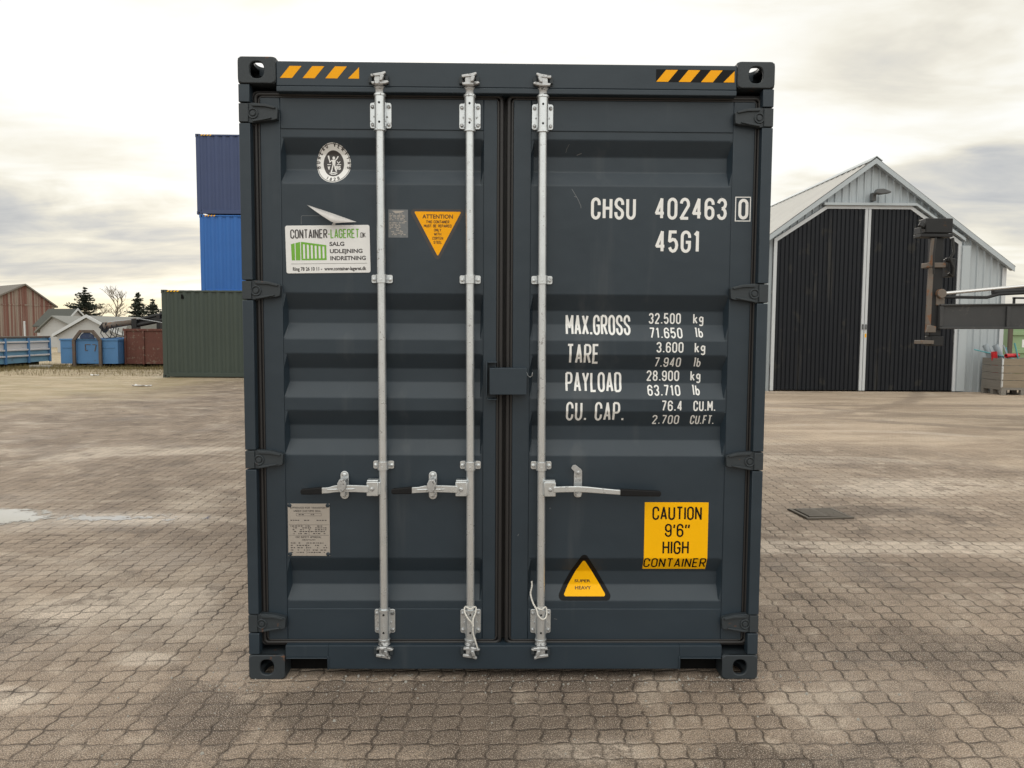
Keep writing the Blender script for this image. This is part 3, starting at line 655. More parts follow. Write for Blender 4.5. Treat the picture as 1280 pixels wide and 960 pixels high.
mb.build('sill_gap_shade', M['darkunder'], BOX)  # near-black plate added to paint the shade under the sill
def corrugated(mb, L0, L1, z0, z1, pos, sgn, axis='y', pitch=0.278, dep=0.036):
    """trapezoid sheet standing on edge: runs along axis between L0 and L1"""
    pts = []; t = L0; k = 0
    seg = (0.072, 0.068, 0.070, 0.068)
    while t < L1:
        pts.append((t, 0 if k % 4 in (0, 1) else dep)); t += seg[k % 4]; k += 1
    pts.append((L1, pts[-1][1]))
    mk = (lambda t, d, z: (pos + sgn * d, t, z)) if axis == 'y' else (lambda t, d, z: (t, pos + sgn * d, z))
    mb.strip([mk(t, d_, z0) for t, d_ in pts], [mk(t, d_, z1) for t, d_ in pts])
for sx in (-1, 1):
    mb = MB(); corrugated(mb, 0.17, LEN - 0.17, 0.16, 2.82, sx * 1.212, -sx)
    mb.build('side_wall', M['paint'], BOX)
    mb = MB(); mb.box(*sorted((sx * 1.216, sx * 1.15)), 0.179, LEN - 0.179, 0.05, 0.16); mb.box(*sorted((sx * 1.216, sx * 1.15)), 0.179, LEN - 0.179, 2.82, 2.876)
    mb.each('side_rail', M['paint'], BOX, bevel=0.003)
mb = MB(); mb.box(-1.15, 1.15, 0.101, LEN - 0.05, 2.84, 2.868); mb.build('roof', M['paint'], BOX)
mb = MB(); mb.box(-1.15, 1.15, 0.12, LEN - 0.05, 0.13, 0.16)
for i in range(30): mb.box(-1.15, 1.15, 0.6 + i * 0.38, 0.68 + i * 0.38, 0.05, 0.129)
mb.build('floor', M['darkunder'], BOX)
mb = MB(); corrugated(mb, -1.1, 1.1, 0.16, 2.82, LEN - 0.03, -1, 'x')
for sx in (-1, 1): mb.box(*sorted((sx * 1.216, sx * 1.10)), LEN - 0.16, LEN - 0.003, 0.119, HT - 0.119)
mb.build('end_wall', M['paint'], BOX)

# doors: welded frame plus folded skin
ZB, ZT = fz(0.198), fz(2.714)
doors = {}
for key, xa, xb, pan in (('L', fx(-1.120), fx(-0.046), PAN_L), ('R', fx(0.030), fx(1.133), PAN_R)):
    mb = MB()
    x0, x1 = pan
    mb.box(xa, x0, DY, DY + 0.05, ZB, ZT); mb.box(x1, xb, DY, DY + 0.05, ZB, ZT)
    mb.box(x0 + 0.0003, x1 - 0.0003, DY, DY + 0.05, ZB, PZ[0]); mb.box(x0 + 0.0003, x1 - 0.0003, DY, DY + 0.05, PZ[1], ZT)
    d_ = mb.build('door', M['paint'], BOX, bevel=0.003)
    mb = MB(); zs = sorted(set([PZ[0], PZ[1]] + BREAKS)); xs = (x0 + 0.0005, x0 + 0.014, x1 - 0.014, x1 - 0.0005)
    vv = [[mb.b.verts.new((x, PY + (prof(z) if 0 < i < 3 else 0), z)) for i, x in enumerate(xs)] for z in zs]
    for j in range(len(zs) - 1):
        for i in range(3): mb.b.faces.new((vv[j][i], vv[j][i + 1], vv[j + 1][i + 1], vv[j + 1][i]))
    mb.build('folded_panel', M['paint'], d_)
    # gasket round the leaf: flat lip plus two rounded ribs
    mb = MB(); o1, o2 = 0.010, 0.030
    ix0, ix1 = xa - 0.002, xb + 0.002
    for off, rad, yy in ((0.006, 0.007, 0.052), (0.022, 0.0105, 0.053), (0.034, 0.007, 0.056)):
        if key == 'L': ax, bx = xa - off, xb + min(off, 0.022)
        else: ax, bx = xa - min(off, 0.022), xb + off
        az, bz = ZB - off * 0.75, ZT + off * 0.75
        rr = 0.02
        ring = [(q[0], yy, q[1]) for q in rrect(ax, bx, az, bz, rr, 4)]
        mb.tube(ring, rad, 8, closed=True)
    mb.build('gasket', M['rubber'], d_, smooth=True, angle=60)
    doors[key] = d_
mb = MB(); mb.box(-1.16, 1.16, 0.098, 0.112, 0.164, 2.741); mb.build('door_backing', M['rubber'], BOX)
def hinge(sx, z):
    s = lambda pts: [(sx * a, z + b_ * 0.82) for a, b_ in pts]
    mb = MB()
    mb.prism(s([(1.2185, -0.052), (1.2185, 0.052), (1.160, 0.056), (1.10, 0.050), (1.050, 0.034), (1.044, 0.026), (1.047, -0.030), (1.062, -0.036), (1.110, -0.042), (1.160, -0.053)]), 0.012, 0.0445)
    mb.prism(s([(1.158, 0.052), (1.10, 0.0475), (1.054, 0.0325), (1.056, 0.022), (1.10, 0.033), (1.158, 0.036)]), 0.003, 0.013)
    mb.prism(s([(1.158, -0.050), (1.112, -0.0405), (1.072, -0.030), (1.072, -0.024), (1.112, -0.029), (1.158, -0.037)]), 0.003, 0.013)
    mb.prism(s([(1.2185, -0.050), (1.2185, 0.050), (1.176, 0.050), (1.176, -0.050)]), 0.004, 0.013)
    ring = [(sx * 1.156 + 0.021 * math.cos(t * math.pi / 8), 0.010, z - 0.002 + 0.021 * math.sin(t * math.pi / 8)) for t in range(16)]
    mb.tube(ring, 0.0042, 6, closed=True)
    mb.tube([(sx * 1.156, 0.006, z - 0.002), (sx * 1.156, 0.013, z - 0.002)], 0.012, 12)
    return mb.build('hinge', M['paint_cast'], doors['L' if sx < 0 else 'R'], bevel=0.002)
for sx in (-1, 1):
    for z in HINGE_Z: hinge(sx, z)

# ------------------------------------------------------------------ locking bars
BY = 0.016
def bolt(mb, x, z, y, r=0.009):
    mb.tube([(x, y, z), (x, y - 0.004, z)], r, 10); mb.tube([(x, y - 0.0045, z), (x, y - 0.008, z)], [r * 0.85, r * 0.45], 10)
def locking_bar(xt, xb, flip, loop=1):
    X = lambda z: xb + (xt - xb) * (z - 0.135) / 2.665
    mb = MB(); mb.tube([(X(0.17), BY, 0.17), (X(2.77), BY, 2.77)], 0.0192, 20)
    bar = mb.build('locking_bar', M['zinc'], BOX, smooth=True)
    for top in (1, 0):                                   # long bearing brackets near both ends
        za, zb = (2.592, 2.708) if top else (0.213, 0.330); x = X((za + zb) / 2)
        mb = MB(); mb.prism(rrect(x - 0.049, x + 0.049, za, zb, 0.010), DY - 0.007, DY - 0.0005)
        pl = mb.build('bearing_plate', M['zinc'], bar, bevel=0.0015)
        mb = MB(); z0, z1 = (2.575, 2.738) if top else (0.188, 0.340)
        mb.tube([(x, BY, z0), (x, BY, z0 + 0.006), (x, BY, z0 + 0.008), (x, BY, z1 - 0.010), (x, BY, z1 - 0.008), (x, BY, z1)], [0.028, 0.028, 0.0245, 0.0245, 0.0285, 0.0285], 20)
        mb.box(x - 0.027, x + 0.027, BY + 0.002, DY - 0.006, za + 0.004, zb - 0.004)
        mb.build('bearing_sleeve', M['zinc'], bar, smooth=True)
        mb = MB()
        for a in (-1, 1):
            for zz in (za + 0.016, zb - 0.020): bolt(mb, x + a * 0.037, zz, DY - 0.007)
            bolt(mb, x + a * 0.030, (za + zb) / 2 - 0.006, DY - 0.007, 0.004)
        mb.each('bolt', M['zinc_cast'], bar, smooth=True)
        mb = MB()
        for zz in (za + 0.018, zb - 0.012): mb.tube([(x, BY - 0.0235, zz), (x, BY - 0.0256, zz)], 0.0052, 10)
        mb.each('rivet_hole', M['hole'], bar)
    for z in (1.905, 1.031):                             # slim guide brackets
        x = X(z); mb = MB(); mb.prism(rrect(x - 0.049, x + 0.049, z - 0.019, z + 0.019, 0.008), DY - 0.006, DY - 0.0005)
        mb.tube([(x, BY, z - 0.020), (x, BY, z + 0.020)], 0.0255, 18); mb.box(x - 0.0255, x + 0.0255, BY + 0.002, DY - 0.005, z - 0.019, z + 0.019)
        for a in (-1, 1): bolt(mb, x + a * 0.037, z - 0.002, DY - 0.006, 0.010)
        mb.tube([(x, BY - 0.0245, z - 0.005), (x, BY - 0.0262, z - 0.005)], 0.0055, 10)
        mb.build('guide_bracket', M['zinc'], bar, bevel=0.0012)
    for top in (1, 0):                                   # cam heads gripping their keepers
        s = 1 if top else -1; z0 = 2.765 if top else 0.172; x = X(z0); mb = MB()
        q = lambda t: z0 + s * t
        mb.tube([(x, BY, q(-0.03)), (x, BY, q(-0.008)), (x, BY, q(0.0))], [0.023, 0.023, 0.028], 16)
        mb.tube([(x, BY, q(0.0)), (x, BY, q(0.006))], 0.0285, 16)
        zr = lambda a, b_: (min(q(a), q(b_)), max(q(a), q(b_)))
        mb.box(x - 0.020, x + 0.020, -0.018, 0.004 if not top else 0.0, *zr(0.006, 0.050))
        fl = flip
        mb.prism([(x - fl * 0.034, q(0.040)), (x + fl * 0.020, q(0.046)), (x + fl * 0.034, q(0.058)), (x + fl * 0.030, q(0.066)), (x + fl * 0.010, q(0.060)), (x - fl * 0.036, q(0.053))], -0.022, 0.0)
        mb.prism([(x - fl * 0.030, q(0.008)), (x + fl * 0.030, q(0.010)), (x + fl * 0.048, q(0.018)), (x + fl * 0.040, q(0.026)), (x + fl * 0.010, q(0.024)), (x - fl * 0.034, q(0.020))], -0.020, 0.0)
        mb.prism([(x + fl * 0.004, q(0.020)), (x + fl * 0.018, q(0.022)), (x + fl * 0.026, q(0.046)), (x + fl * 0.008, q(0.046))], -0.030, -0.005)
        mb.build('cam', M['zinc_cast'], bar, bevel=0.004)
        mb = MB()
        mb.box(x - 0.046, x - 0.030, -0.012, 0.004 if top else 0.006, *zr(0.016, 0.044)); mb.box(x + 0.028, x + 0.044, -0.012, 0.004 if top else 0.006, *zr(0.020, 0.048))
        mb.box(x - 0.046, x + 0.044, 0.0005 if top else 0.0025, 0.0042 if top else 0.0062, *zr(0.012, 0.052))
        mb.each('cam_keeper', M['paint_cast'], bar, bevel=0.003)
    return bar, X
bars = []
for xt, xb, fl in ((-0.581, -0.575, 1), (-0.172, -0.163, 1), (0.162, 0.174, -1)):
    bars.append(locking_bar(xt, xb, fl))
def handle(bi, sx, hub, cat, ga, gb, zoff, catz, flapup):
    bar, X = bars[bi]; z = 0.925
    mb = MB(); xb_ = X(z)
    mb.box(*sorted((xb_, hub - sx * 0.005)), 0.0, 0.030, z - 0.030, z + 0.030)
    mb.box(*sorted((hub - sx * 0.028, hub + sx * 0.026)), -0.014, 0.034, z - 0.034, z + 0.034)
    mb.box(*sorted((hub - sx * 0.028, hub + sx * 0.024)), -0.012, 0.030, z + 0.0345, z + 0.042)
    mb.build('handle_hub', M['zinc'], bar, bevel=0.003)
    mb = MB(); bolt(mb, hub, z - 0.001, -0.014, 0.011); mb.build('hub_pin', M['zinc_cast'], bar, smooth=True)
    mb = MB()
    pts = [(hub + sx * 0.016, z), (hub + sx * 0.075, z + 0.002), (cat, z + 0.003), (cat + sx * 0.035, z + 0.001), (ga - sx * 0.03, z - 0.006 + zoff), (ga + sx * 0.004, z - 0.008 + zoff)]
    hh = 0.016 if not flapup else 0.014
    a = [(x, -0.020, zz - hh * (1 if i < 4 else 0.85)) for i, (x, zz) in enumerate(pts)]; b_ = [(x, -0.020, zz + hh * (1 if i < 4 else 0.85)) for i, (x, zz) in enumerate(pts)]
    for i in range(len(pts) - 1):
        mb.hexa([a[i], a[i + 1], (a[i + 1][0], -0.006, a[i + 1][2]), (a[i][0], -0.006, a[i][2]), b_[i], b_[i + 1], (b_[i + 1][0], -0.006, b_[i + 1][2]), (b_[i][0], -0.006, b_[i][2])])
    bmesh.ops.remove_doubles(mb.b, verts=mb.b.verts, dist=1e-5)
    inner = [f for f in mb.b.faces if all(len(e_.link_faces) > 2 for e_ in f.edges)]
    if inner: bmesh.ops.delete(mb.b, geom=inner, context='FACES_ONLY')
    if not flapup: mb.prism([(cat - sx * 0.05, z - 0.003), (cat - sx * 0.06, z + 0.004), (cat + sx * 0.07, z + 0.001), (cat + sx * 0.07, z - 0.006)], -0.024, -0.0205)
    mb.build('handle_lever', M['zinc'], bar, bevel=0.003)
    mb = MB(); gz0, gz1 = z - 0.008 + zoff, z - 0.013 + zoff
    mb.prism([(ga, gz0 - 0.0165), (gb, gz1 - 0.013), (gb + sx * 0.004, gz1 - 0.004), (gb + sx * 0.004, gz1 + 0.004), (gb, gz1 + 0.012), (ga, gz0 + 0.0165)], -0.025, -0.001)
    mb.build('handle_grip', M['grip'], bar, bevel=0.004)
    mb = MB(); mb.prism(rrect(cat - 0.0195, cat + 0.0195, catz[0], catz[1], 0.019, 6), DY - 0.010, DY - 0.0005)
    bolt(mb, cat, catz[0] + 0.017, DY - 0.010, 0.009)
    if not flapup: bolt(mb, cat, catz[1] - 0.017, DY - 0.010, 0.011)
    mb.box(cat - 0.012, cat + 0.012, -0.008, DY - 0.009, z - 0.036, z - 0.014)
    mb.build('retainer_plate', M['zinc'], bar, bevel=0.0025)
    mb = MB()
    if flapup:
        mb.prism([(cat + 0.016, 0.985), (cat - 0.008, 0.990), (cat - 0.034, 1.020), (cat - 0.026, 1.034), (cat - 0.014, 1.036), (cat + 0.014, 1.014), (cat + 0.018, 1.006)], DY - 0.022, DY - 0.011)
        bolt(mb, cat, 1.000, DY - 0.022, 0.009)
        mb.box(cat - 0.013, cat + 0.013, DY - 0.0125, DY - 0.0102, 0.952, 0.968)
    else:
        mb.prism([(cat - 0.020, z - 0.002), (cat - 0.021, z + 0.030), (cat - 0.010, z + 0.048), (cat + 0.012, z + 0.050), (cat + 0.021, z + 0.030), (cat + 0.018, z + 0.004), (cat + 0.004, z - 0.012), (cat - 0.012, z - 0.012)], -0.034, -0.0245)
        mb.box(cat - 0.016, cat + 0.016, -0.026, DY - 0.0105, z + 0.030, z + 0.044)
    mb.build('retainer_latch', M['zinc_cast'], bar, bevel=0.003)
handle(0, -1, -0.624, -0.762, -0.857, -0.952, 0.0, (0.866, 1.000), False)
handle(1, -1, -0.208, -0.344, -0.437, -0.529, 0.003, (0.866, 1.000), False)
handle(2, 1, 0.211, 0.346, 0.540, 0.728, -0.004, (0.876, 1.012), True)

# padlock box between the leaves
mb = MB(); X0, X1, Z0, Z1, YF = -0.076, 0.0965, 1.372, 1.496, -0.028
mb.box(X0, X1, YF, YF + 0.005, Z0, Z1); mb.box(X0, X1, YF + 0.0055, DY - 0.002, Z1 - 0.005, Z1)
mb.box(X0, X0 + 0.005, YF + 0.0055, DY - 0.002, Z0, Z1 - 0.0055); mb.box(X1 - 0.005, X1, YF + 0.0055, DY - 0.002, Z0, Z1 - 0.0055)
mb.build('lock_box', M['paint'], doors['R'], bevel=0.0025)
mb = MB(); mb.box(-0.092, -0.087, -0.016, DY - 0.0005, 1.364, 1.524); mb.box(-0.0865, -0.042, -0.016, DY - 0.0005, 1.519, 1.524); mb.box(-0.0865, -0.042, -0.012, DY - 0.0005, 1.346, 1.351)
mb.build('lock_shroud', M['paint'], doors['L'], bevel=0.0015)
mb = MB(); mb.tube([(0.098 + 0.0, 0.03, 1.474), (0.102, 0.02, 1.460), (0.112, 0.015, 1.452), (0.122, 0.015, 1.458), (0.124, 0.016, 1.474)], 0.0018, 8); mb.build('wire_hook', M['zinc'], doors['R'], smooth=True)

# ------------------------------------------------------------------ stickers and lettering on the doors
def warn_stripes(x0, mirror_bg):
    s = 0.1023; polys = [(0, [(x0 + i * s, 2.803), (x0 + i * s + 0.054, 2.803), (x0 + i * s + 0.098, 2.856), (x0 + i * s + 0.044, 2.856)]) for i in range(3)]
    polys.append((0, [(x0 + 3 * s, 2.803), (x0 + 3 * s + 0.050, 2.803), (x0 + 3 * s + 0.050, 2.853)]))
    flat = lambda x, z: 0.004
    if mirror_bg:
        b_ = decal('hazard_strip', M['black'], [(0, rect(x0 - 0.001, x0 + 3 * s + 0.051, 2.802, 2.858))], 0.0007, BOX, flat)
        decal('hazard_stripes', M['orange'], polys, 0.0012, b_, flat)
    else: decal('hazard_stripes', M['orange'], polys, 0.0007, BOX, flat)
warn_stripes(-1.029, False); warn_stripes(0.677, True)

L = lambda s, x0, x1, z0, z1, wt=0.13, gap=0.2: letters(s, fx(x0), fz(z0), fz(z1) - fz(z0), wt, gap=gap, fit=fx(x1) - fx(x0))
P_ = []
P_ += L('CHSU', 0.387, 0.589, 2.181, 2.281, 0.135, 0.34); P_ += L('402463', 0.682, 1.010, 2.183, 2.283, 0.135, 0.34)
P_ += L('0', 1.066, 1.109, 2.186, 2.280, 0.145)
P_ += L('45G1', 0.686, 0.890, 2.032, 2.134, 0.135, 0.34)
P_ += L('MAX.GROSS', 0.279, 0.578, 1.650, 1.745, 0.108, 0.30); P_ += L('TARE', 0.283, 0.430, 1.516, 1.609, 0.108, 0.30)
P_ += L('PAYLOAD', 0.281, 0.541, 1.383, 1.476, 0.108, 0.30); P_ += L('CU. CAP.', 0.283, 0.553, 1.247, 1.338, 0.108, 0.33)
for s, x0, x1, z0, z1 in (('32.500', 0.670, 0.820, 1.704, 1.755), ('71.650', 0.671, 0.824, 1.637, 1.687), ('3.600', 0.701, 0.826, 1.570, 1.620), ('7.940', 0.697, 0.820, 1.502, 1.548),
                          ('28.900', 0.665, 0.818, 1.435, 1.485), ('63.710', 0.667, 0.820, 1.367, 1.417), ('76.4', 0.730, 0.826, 1.297, 1.346), ('2.700', 0.692, 0.818, 1.231, 1.277),
                          ('lb', 0.884, 0.921, 1.641, 1.688), ('lb', 0.880, 0.914, 1.503, 1.548), ('lb', 0.877, 0.912, 1.370, 1.418),
                          ('kg', 0.880, 0.927, 1.705, 1.754), ('kg', 0.880, 0.928, 1.570, 1.619), ('kg', 0.873, 0.919, 1.436, 1.485), ('CU.M.', 0.880, 0.982, 1.297, 1.346), ('CU.FT.', 0.872, 0.984, 1.231, 1.277)):
    P_ += L(s, x0, x1, z0, z1, 0.13, 0.33)
bx0, bx1, bz0, bz1, bt = fx(1.051), fx(1.123), fz(2.177), fz(2.289), 0.004
for q in (rect(bx0, bx1, bz0, bz0 + bt), rect(bx0, bx1, bz1 - bt, bz1), rect(bx0, bx0 + bt, bz0 + bt + 1e-4, bz1 - bt - 1e-4), rect(bx1 - bt, bx1, bz0 + bt + 1e-4, bz1 - bt - 1e-4)): P_.append((0, q))
decal('lettering', M['white'], P_, 0.0006, doors['R'])

SC = []
for pts_, wd in (([(0.285, 2.522), (0.275, 2.505), (0.271, 2.488)], 0.0016), ([(0.322, 2.478), (0.338, 2.484), (0.344, 2.486)], 0.003), ([(0.298, 2.318), (0.325, 2.275), (0.340, 2.243), (0.341, 2.232)], 0.0022), ([(0.310, 2.285), (0.321, 2.281)], 0.0022), ([(0.985, 2.29), (1.0, 2.262), (1.008, 2.262)], 0.0025), ([(0.235, 0.30), (0.25, 0.296)], 0.003), ([(0.06, 0.70), (0.064, 0.71)], 0.003), ([(0.21, 0.83), (0.214, 0.835)], 0.004)):
    SC += [(0, q) for q in stroke_polys([(fx(a), fz(b_)) for a, b_ in pts_], wd)]
decal('scratches', M['silver_label'], SC, 0.0005, doors['R'])['kind'] = 'stuff'
# amber square: CAUTION 9'6" HIGH CONTAINER
c0, c1, c2, c3 = fx(0.660), fx(0.963), fz(0.531), fz(0.863)
st = decal('caution_sticker', M['yellow'], [(0, [(c0, c2), (c1, c2), (c1, c3), (c0, c3)])], 0.0008, doors['R'], label='amber square sticker warning of a nine foot six high container')
P_ = []
for s, x0, x1, z0, z1 in (('CAUTION', 0.697, 0.930, 0.778, 0.843), ("9'6\"", 0.758, 0.876, 0.696, 0.760), ('HIGH', 0.748, 0.872, 0.613, 0.678), ('CONTAINER', 0.662, 0.960, 0.541, 0.594)):
    P_ += L(s, x0, x1, z0, z1, 0.125, 0.26)
decal('lettering', M['black'], P_, 0.0014, st)
# SUPER HEAVY triangle
T3 = [(fx(0.260), fz(0.386)), (fx(0.505), fz(0.386)), (fx(0.376), fz(0.604))]
st = decal('heavy_sticker', M['black'], [(0, rtri([(T3[0][0] - 0.016, T3[0][1]), (T3[1][0] + 0.016, T3[1][1]), (T3[2][0], T3[2][1] + 0.026)], 0.020))], 0.0008, doors['R'], label='black edged amber triangle sticker reading super heavy')
decal('amber_field', M['yellow'], [(0, rtri([(T3[0][0] + 0.019, T3[0][1] + 0.018), (T3[1][0] - 0.019, T3[1][1] + 0.018), (T3[2][0], T3[2][1] - 0.018)], 0.008))], 0.0013, st)
decal('lettering', M['brownink'], font_text('SUPER', fx(0.374), fz(0.463), 0.014, fit=0.078, align='c', bold=0.025) + font_text('HEAVY', fx(0.376), fz(0.432), 0.014, fit=0.078, align='c', bold=0.025), 0.0018, st)
# ATTENTION triangle pointing down
T3 = [(fx(-0.425), fz(2.211)), (fx(-0.209), fz(2.211)), (fx(-0.317), fz(2.008))]
st = decal('attention_sticker', M['grey_ink'], [(0, rtri([(T3[0][0] - 0.026, T3[0][1] + 0.012), (T3[1][0] + 0.024, T3[1][1] + 0.012), (T3[2][0] - 0.001, T3[2][1] - 0.032)], 0.016))], 0.0008, doors['L'], label='amber triangle sticker pointing down and headed attention')
decal('amber_field', M['orange'], [(0, rtri(T3, 0.004))], 0.0013, st)
P_ = font_text('ATTENTION', fx(-0.317), fz(2.180), 0.019, fit=0.142, align='c', bold=0.02)
for i, (s, wd) in enumerate((('THIS CONTAINER', 0.108), ('MUST BE REPAIRED', 0.128), ('ONLY', 0.034), ('WITH', 0.034), ('CORTEN', 0.050), ('STEEL', 0.038))):
    q = letters(s, 0, 0, 0.0135, 0.15, gap=0.22, fit=wd)
    P_ += [(l_, [(a + fx(-0.317) - wd / 2, b_ + fz(2.158 - i * 0.0186)) for a, b_ in pl]) for l_, pl in q]
decal('lettering', M['brownink'], P_, 0.0018, st)
# small silver data label
x0, x1, z0, z1 = fx(-0.543), fx(-0.453), fz(2.092), fz(2.219)
st = decal('data_label', M['silver_label'], [(0, rect(x0, x1, z0, z1))], 0.0008, doors['L'])
rnd = random.Random(4); P_ = []
for i in range(15):
    zz = z1 - 0.022 - i * 0.0068; xx = x0 + 0.005
    while xx < x1 - 0.02:
        l_ = rnd.uniform(0.004, 0.016)
        if rnd.random() < 0.8: P_.append((0, rect(xx, xx + l_, zz, zz + 0.0036)))
        xx += l_ + rnd.uniform(0.003, 0.008)
P_ += [(0, [(x0 + 0.018, z1 - 0.006), (x1 - 0.016, z1 - 0.006), (x1 - 0.03, z1 - 0.014), (x0 + 0.034, z1 - 0.018)])]
decal('print', M['plate'], P_, 0.0013, st)
# classification oval
cx, cz, rx, rz = fx(-0.798), fz(2.430), 0.079, 0.0915
st = decal('class_sticker', M['white'], [(0, ell(cx, cz, rx, rz))], 0.0008, doors['L'], label='white oval classification sticker with a dark centre')
ring = []
for i in range(48):
    a, b_ = 2 * math.pi * i / 48, 2 * math.pi * (i + 1) / 48
    ring.append((0, [(cx + rx * k * math.cos(t), cz + rz * k * math.sin(t)) for k, t in ((0.965, a), (0.965, b_), (0.935, b_), (0.935, a))]))
ring.append((0, ell(cx, cz, rx * 0.60, rz * 0.66)))
tx = 'BUREAU VERITAS'
for i, ch in enumerate(tx):
    t = R(192 - i * 204 / (len(tx) - 1)); px_, pz_ = cx + rx * 0.79 * math.cos(t), cz + rz * 0.81 * math.sin(t)
    ring += letters(ch, px_, pz_, 0.019, 0.19, wide=0.80, align='c', rot=t - math.pi / 2)
for i, ch in enumerate('1828'):
    t = R(-114 + i * 16); px_, pz_ = cx + rx * 0.90 * math.cos(t), cz + rz * 0.92 * math.sin(t)
    ring += letters(ch, px_, pz_, 0.0165, 0.20, wide=0.9, align='c', rot=t + math.pi / 2)
decal('ring_print', M['lion'], ring, 0.0013, st)
fg = []
def limb(pts, wt): 
    for q in stroke_polys([(cx + a * 0.001, cz + b_ * 0.001) for a, b_ in pts], wt * 0.001): fg.append((len(fg) % 7, q))
fg.append((0, ell(cx + 0.000, cz + 0.027, 0.0062, 0.0075, 16)))
fg.append((1, [(cx - 0.009, cz + 0.019), (cx + 0.009, cz + 0.019), (cx + 0.007, cz - 0.004), (cx - 0.006, cz - 0.004)]))
limb([(-8, 17), (-18, 9), (-22, 24)], 5); limb([(8, 17), (16, 26), (21, 36)], 5); limb([(-3, -3), (-8, -22), (-11, -40)], 6); limb([(3, -3), (6, -20), (13, -36)], 6)
limb([(-22, 24), (-25, 38)], 7); limb([(-30, -3), (-12, -3)], 3.5); limb([(14, -3), (34, -3)], 3.5); limb([(15, 12), (22, 3), (30, 12)], 3.5)
limb([(-18, -45), (0, -41), (18, -45)], 5); limb([(-12, -50), (12, -50)], 4)
for ch, a, b_ in (('V', -23, -27), ('S', 26, -27), ('B', 14, -26)):
    fg += [(l_ , q) for l_, q in letters(ch, cx + a * 0.001, cz + b_ * 0.001, 0.018, 0.24, wide=0.95, align='c')]
decal('emblem', M['white'], fg, 0.0020, st)
# dealer's board
BC = (fx(-0.820), fz(2.0365)); BW_, BH_ = 0.391, 0.220; br = R(1.0)
def onb(px_, py_):                       # layout of the board in its own 570 x 318 grid
    a, b_ = ((px_ - 88) / 570 - 0.5) * BW_, (0.5 - (py_ - 595) / 318) * BH_
    return (BC[0] + a * math.cos(br) - b_ * math.sin(br), BC[1] + a * math.sin(br) + b_ * math.cos(br))
def rotb(polys): 
    return [(l_, [(BC[0] + (a - BC[0]) * math.cos(br) - (b_ - BC[1]) * math.sin(br), BC[1] + (a - BC[0]) * math.sin(br) + (b_ - BC[1]) * math.cos(br)) for a, b_ in pl]) for l_, pl in polys]
ux = BW_ / 570; uz = BH_ / 318
bxx = lambda p: BC[0] + ((p - 88) / 570 - 0.5) * BW_
bzz = lambda p: BC[1] + (0.5 - (p - 595) / 318) * BH_
mb = MB(); mb.prism([p for _, pl in rotb([(0, rrect(BC[0] - BW_ / 2, BC[0] + BW_ / 2, BC[1] - BH_ / 2, BC[1] + BH_ / 2, 0.009))]) for p in pl], PY - 0.0035, PY - 0.0003)
board = mb.build('dealer_board', M['offwhite'], doors['L'], bevel=0.0008); board['label'] = 'white plate advertising container sales in black and green print'
bs = lambda x, z: PY - 0.0035
P1 = letters('CONTAINER', bxx(122), bzz(682), bzz(620) - bzz(682), 0.125, gap=0.25, fit=(370 - 122) * ux)
decal('lettering', M['grey_ink'], rotb(P1 + letters('.DK', bxx(590), bzz(679), bzz(645) - bzz(679), 0.13, gap=0.16, fit=40 * ux)
    + font_text('SALG', bxx(385), bzz(732), 27 * uz, fit=100 * ux, bold=0.03) + font_text('UDLEJNING', bxx(386), bzz(780), 27 * uz, fit=221 * ux, bold=0.03) + font_text('INDRETNING', bxx(388), bzz(827), 27 * uz, fit=240 * ux, bold=0.03)
    + font_text('Ring 78 26 10 11 -  www.container-lageret.dk', bxx(132), bzz(895), 24 * uz, fit=498 * ux, bold=0.03) + [(0, rect(bxx(122), bxx(636), bzz(851), bzz(849)))]), 0.0006, board, bs)
gp = letters('-LAGERET', bxx(374), bzz(682), bzz(620) - bzz(682), 0.115, gap=0.23, fit=(586 - 374) * ux)
gp += [(0, [(bxx(125), bzz(718)), (bxx(149), bzz(712)), (bxx(149), bzz(826)), (bxx(127), bzz(826))]), (0, [(bxx(155), bzz(711)), (bxx(186), bzz(704)), (bxx(186), bzz(826)), (bxx(155), bzz(826))]),
       (0, [(bxx(192), bzz(703)), (bxx(363), bzz(727)), (bxx(363), bzz(738)), (bxx(192), bzz(717))]), (0, [(bxx(192), bzz(816)), (bxx(363), bzz(814)), (bxx(363), bzz(826)), (bxx(192), bzz(826))])]
for i in range(7):
    a = 192 + i * 26.2; wd = 13
    gp.append((0, [(bxx(a), bzz(717.2 + (a - 192) * 0.123)), (bxx(a + wd), bzz(717.2 + (a + wd - 192) * 0.123)), (bxx(a + wd), bzz(815)), (bxx(a), bzz(815))]))
decal('green_print', M['green_ink'], rotb(gp), 0.0006, board, bs)
# peeling sheet above the board
mb = MB(); tip0, tip1 = Vector((fx(-0.912), DY - 0.002, fz(2.236))), Vector((fx(-0.683), DY - 0.020, fz(2.158)))
n_ = 14; up, dn = [], []
for i in range(n_ + 1):
    t = i / n_; p = tip0.lerp(tip1, t); wd = 0.040 * (t / 0.62 if t < 0.62 else (1 - t) / 0.38)
    up.append(p + Vector((0, -0.016 * math.sin(math.pi * t), 0.0))); dn.append(p + Vector((-0.012 * math.sin(math.pi * t), -0.004 - 0.034 * math.sin(math.pi * t), -wd)))
mb.strip(up, dn); fl = mb.build('peeled_foil', M['flap'], doors['L'], smooth=True)
md = fl.modifiers.new('thick', 'SOLIDIFY'); md.thickness = 0.0006
mb = MB(); mb.prism([(fx(-0.800), fz(2.146)), (fx(-0.786), fz(2.168)), (fx(-0.783), fz(2.146))], DY - 0.006, DY - 0.0045); mb.build('torn_scrap', M['flap'], doors['L'])
old = []; xa_, xb_, zt_, zb_ = fx(-0.941), fx(-0.725), fz(2.188), fz(2.148)
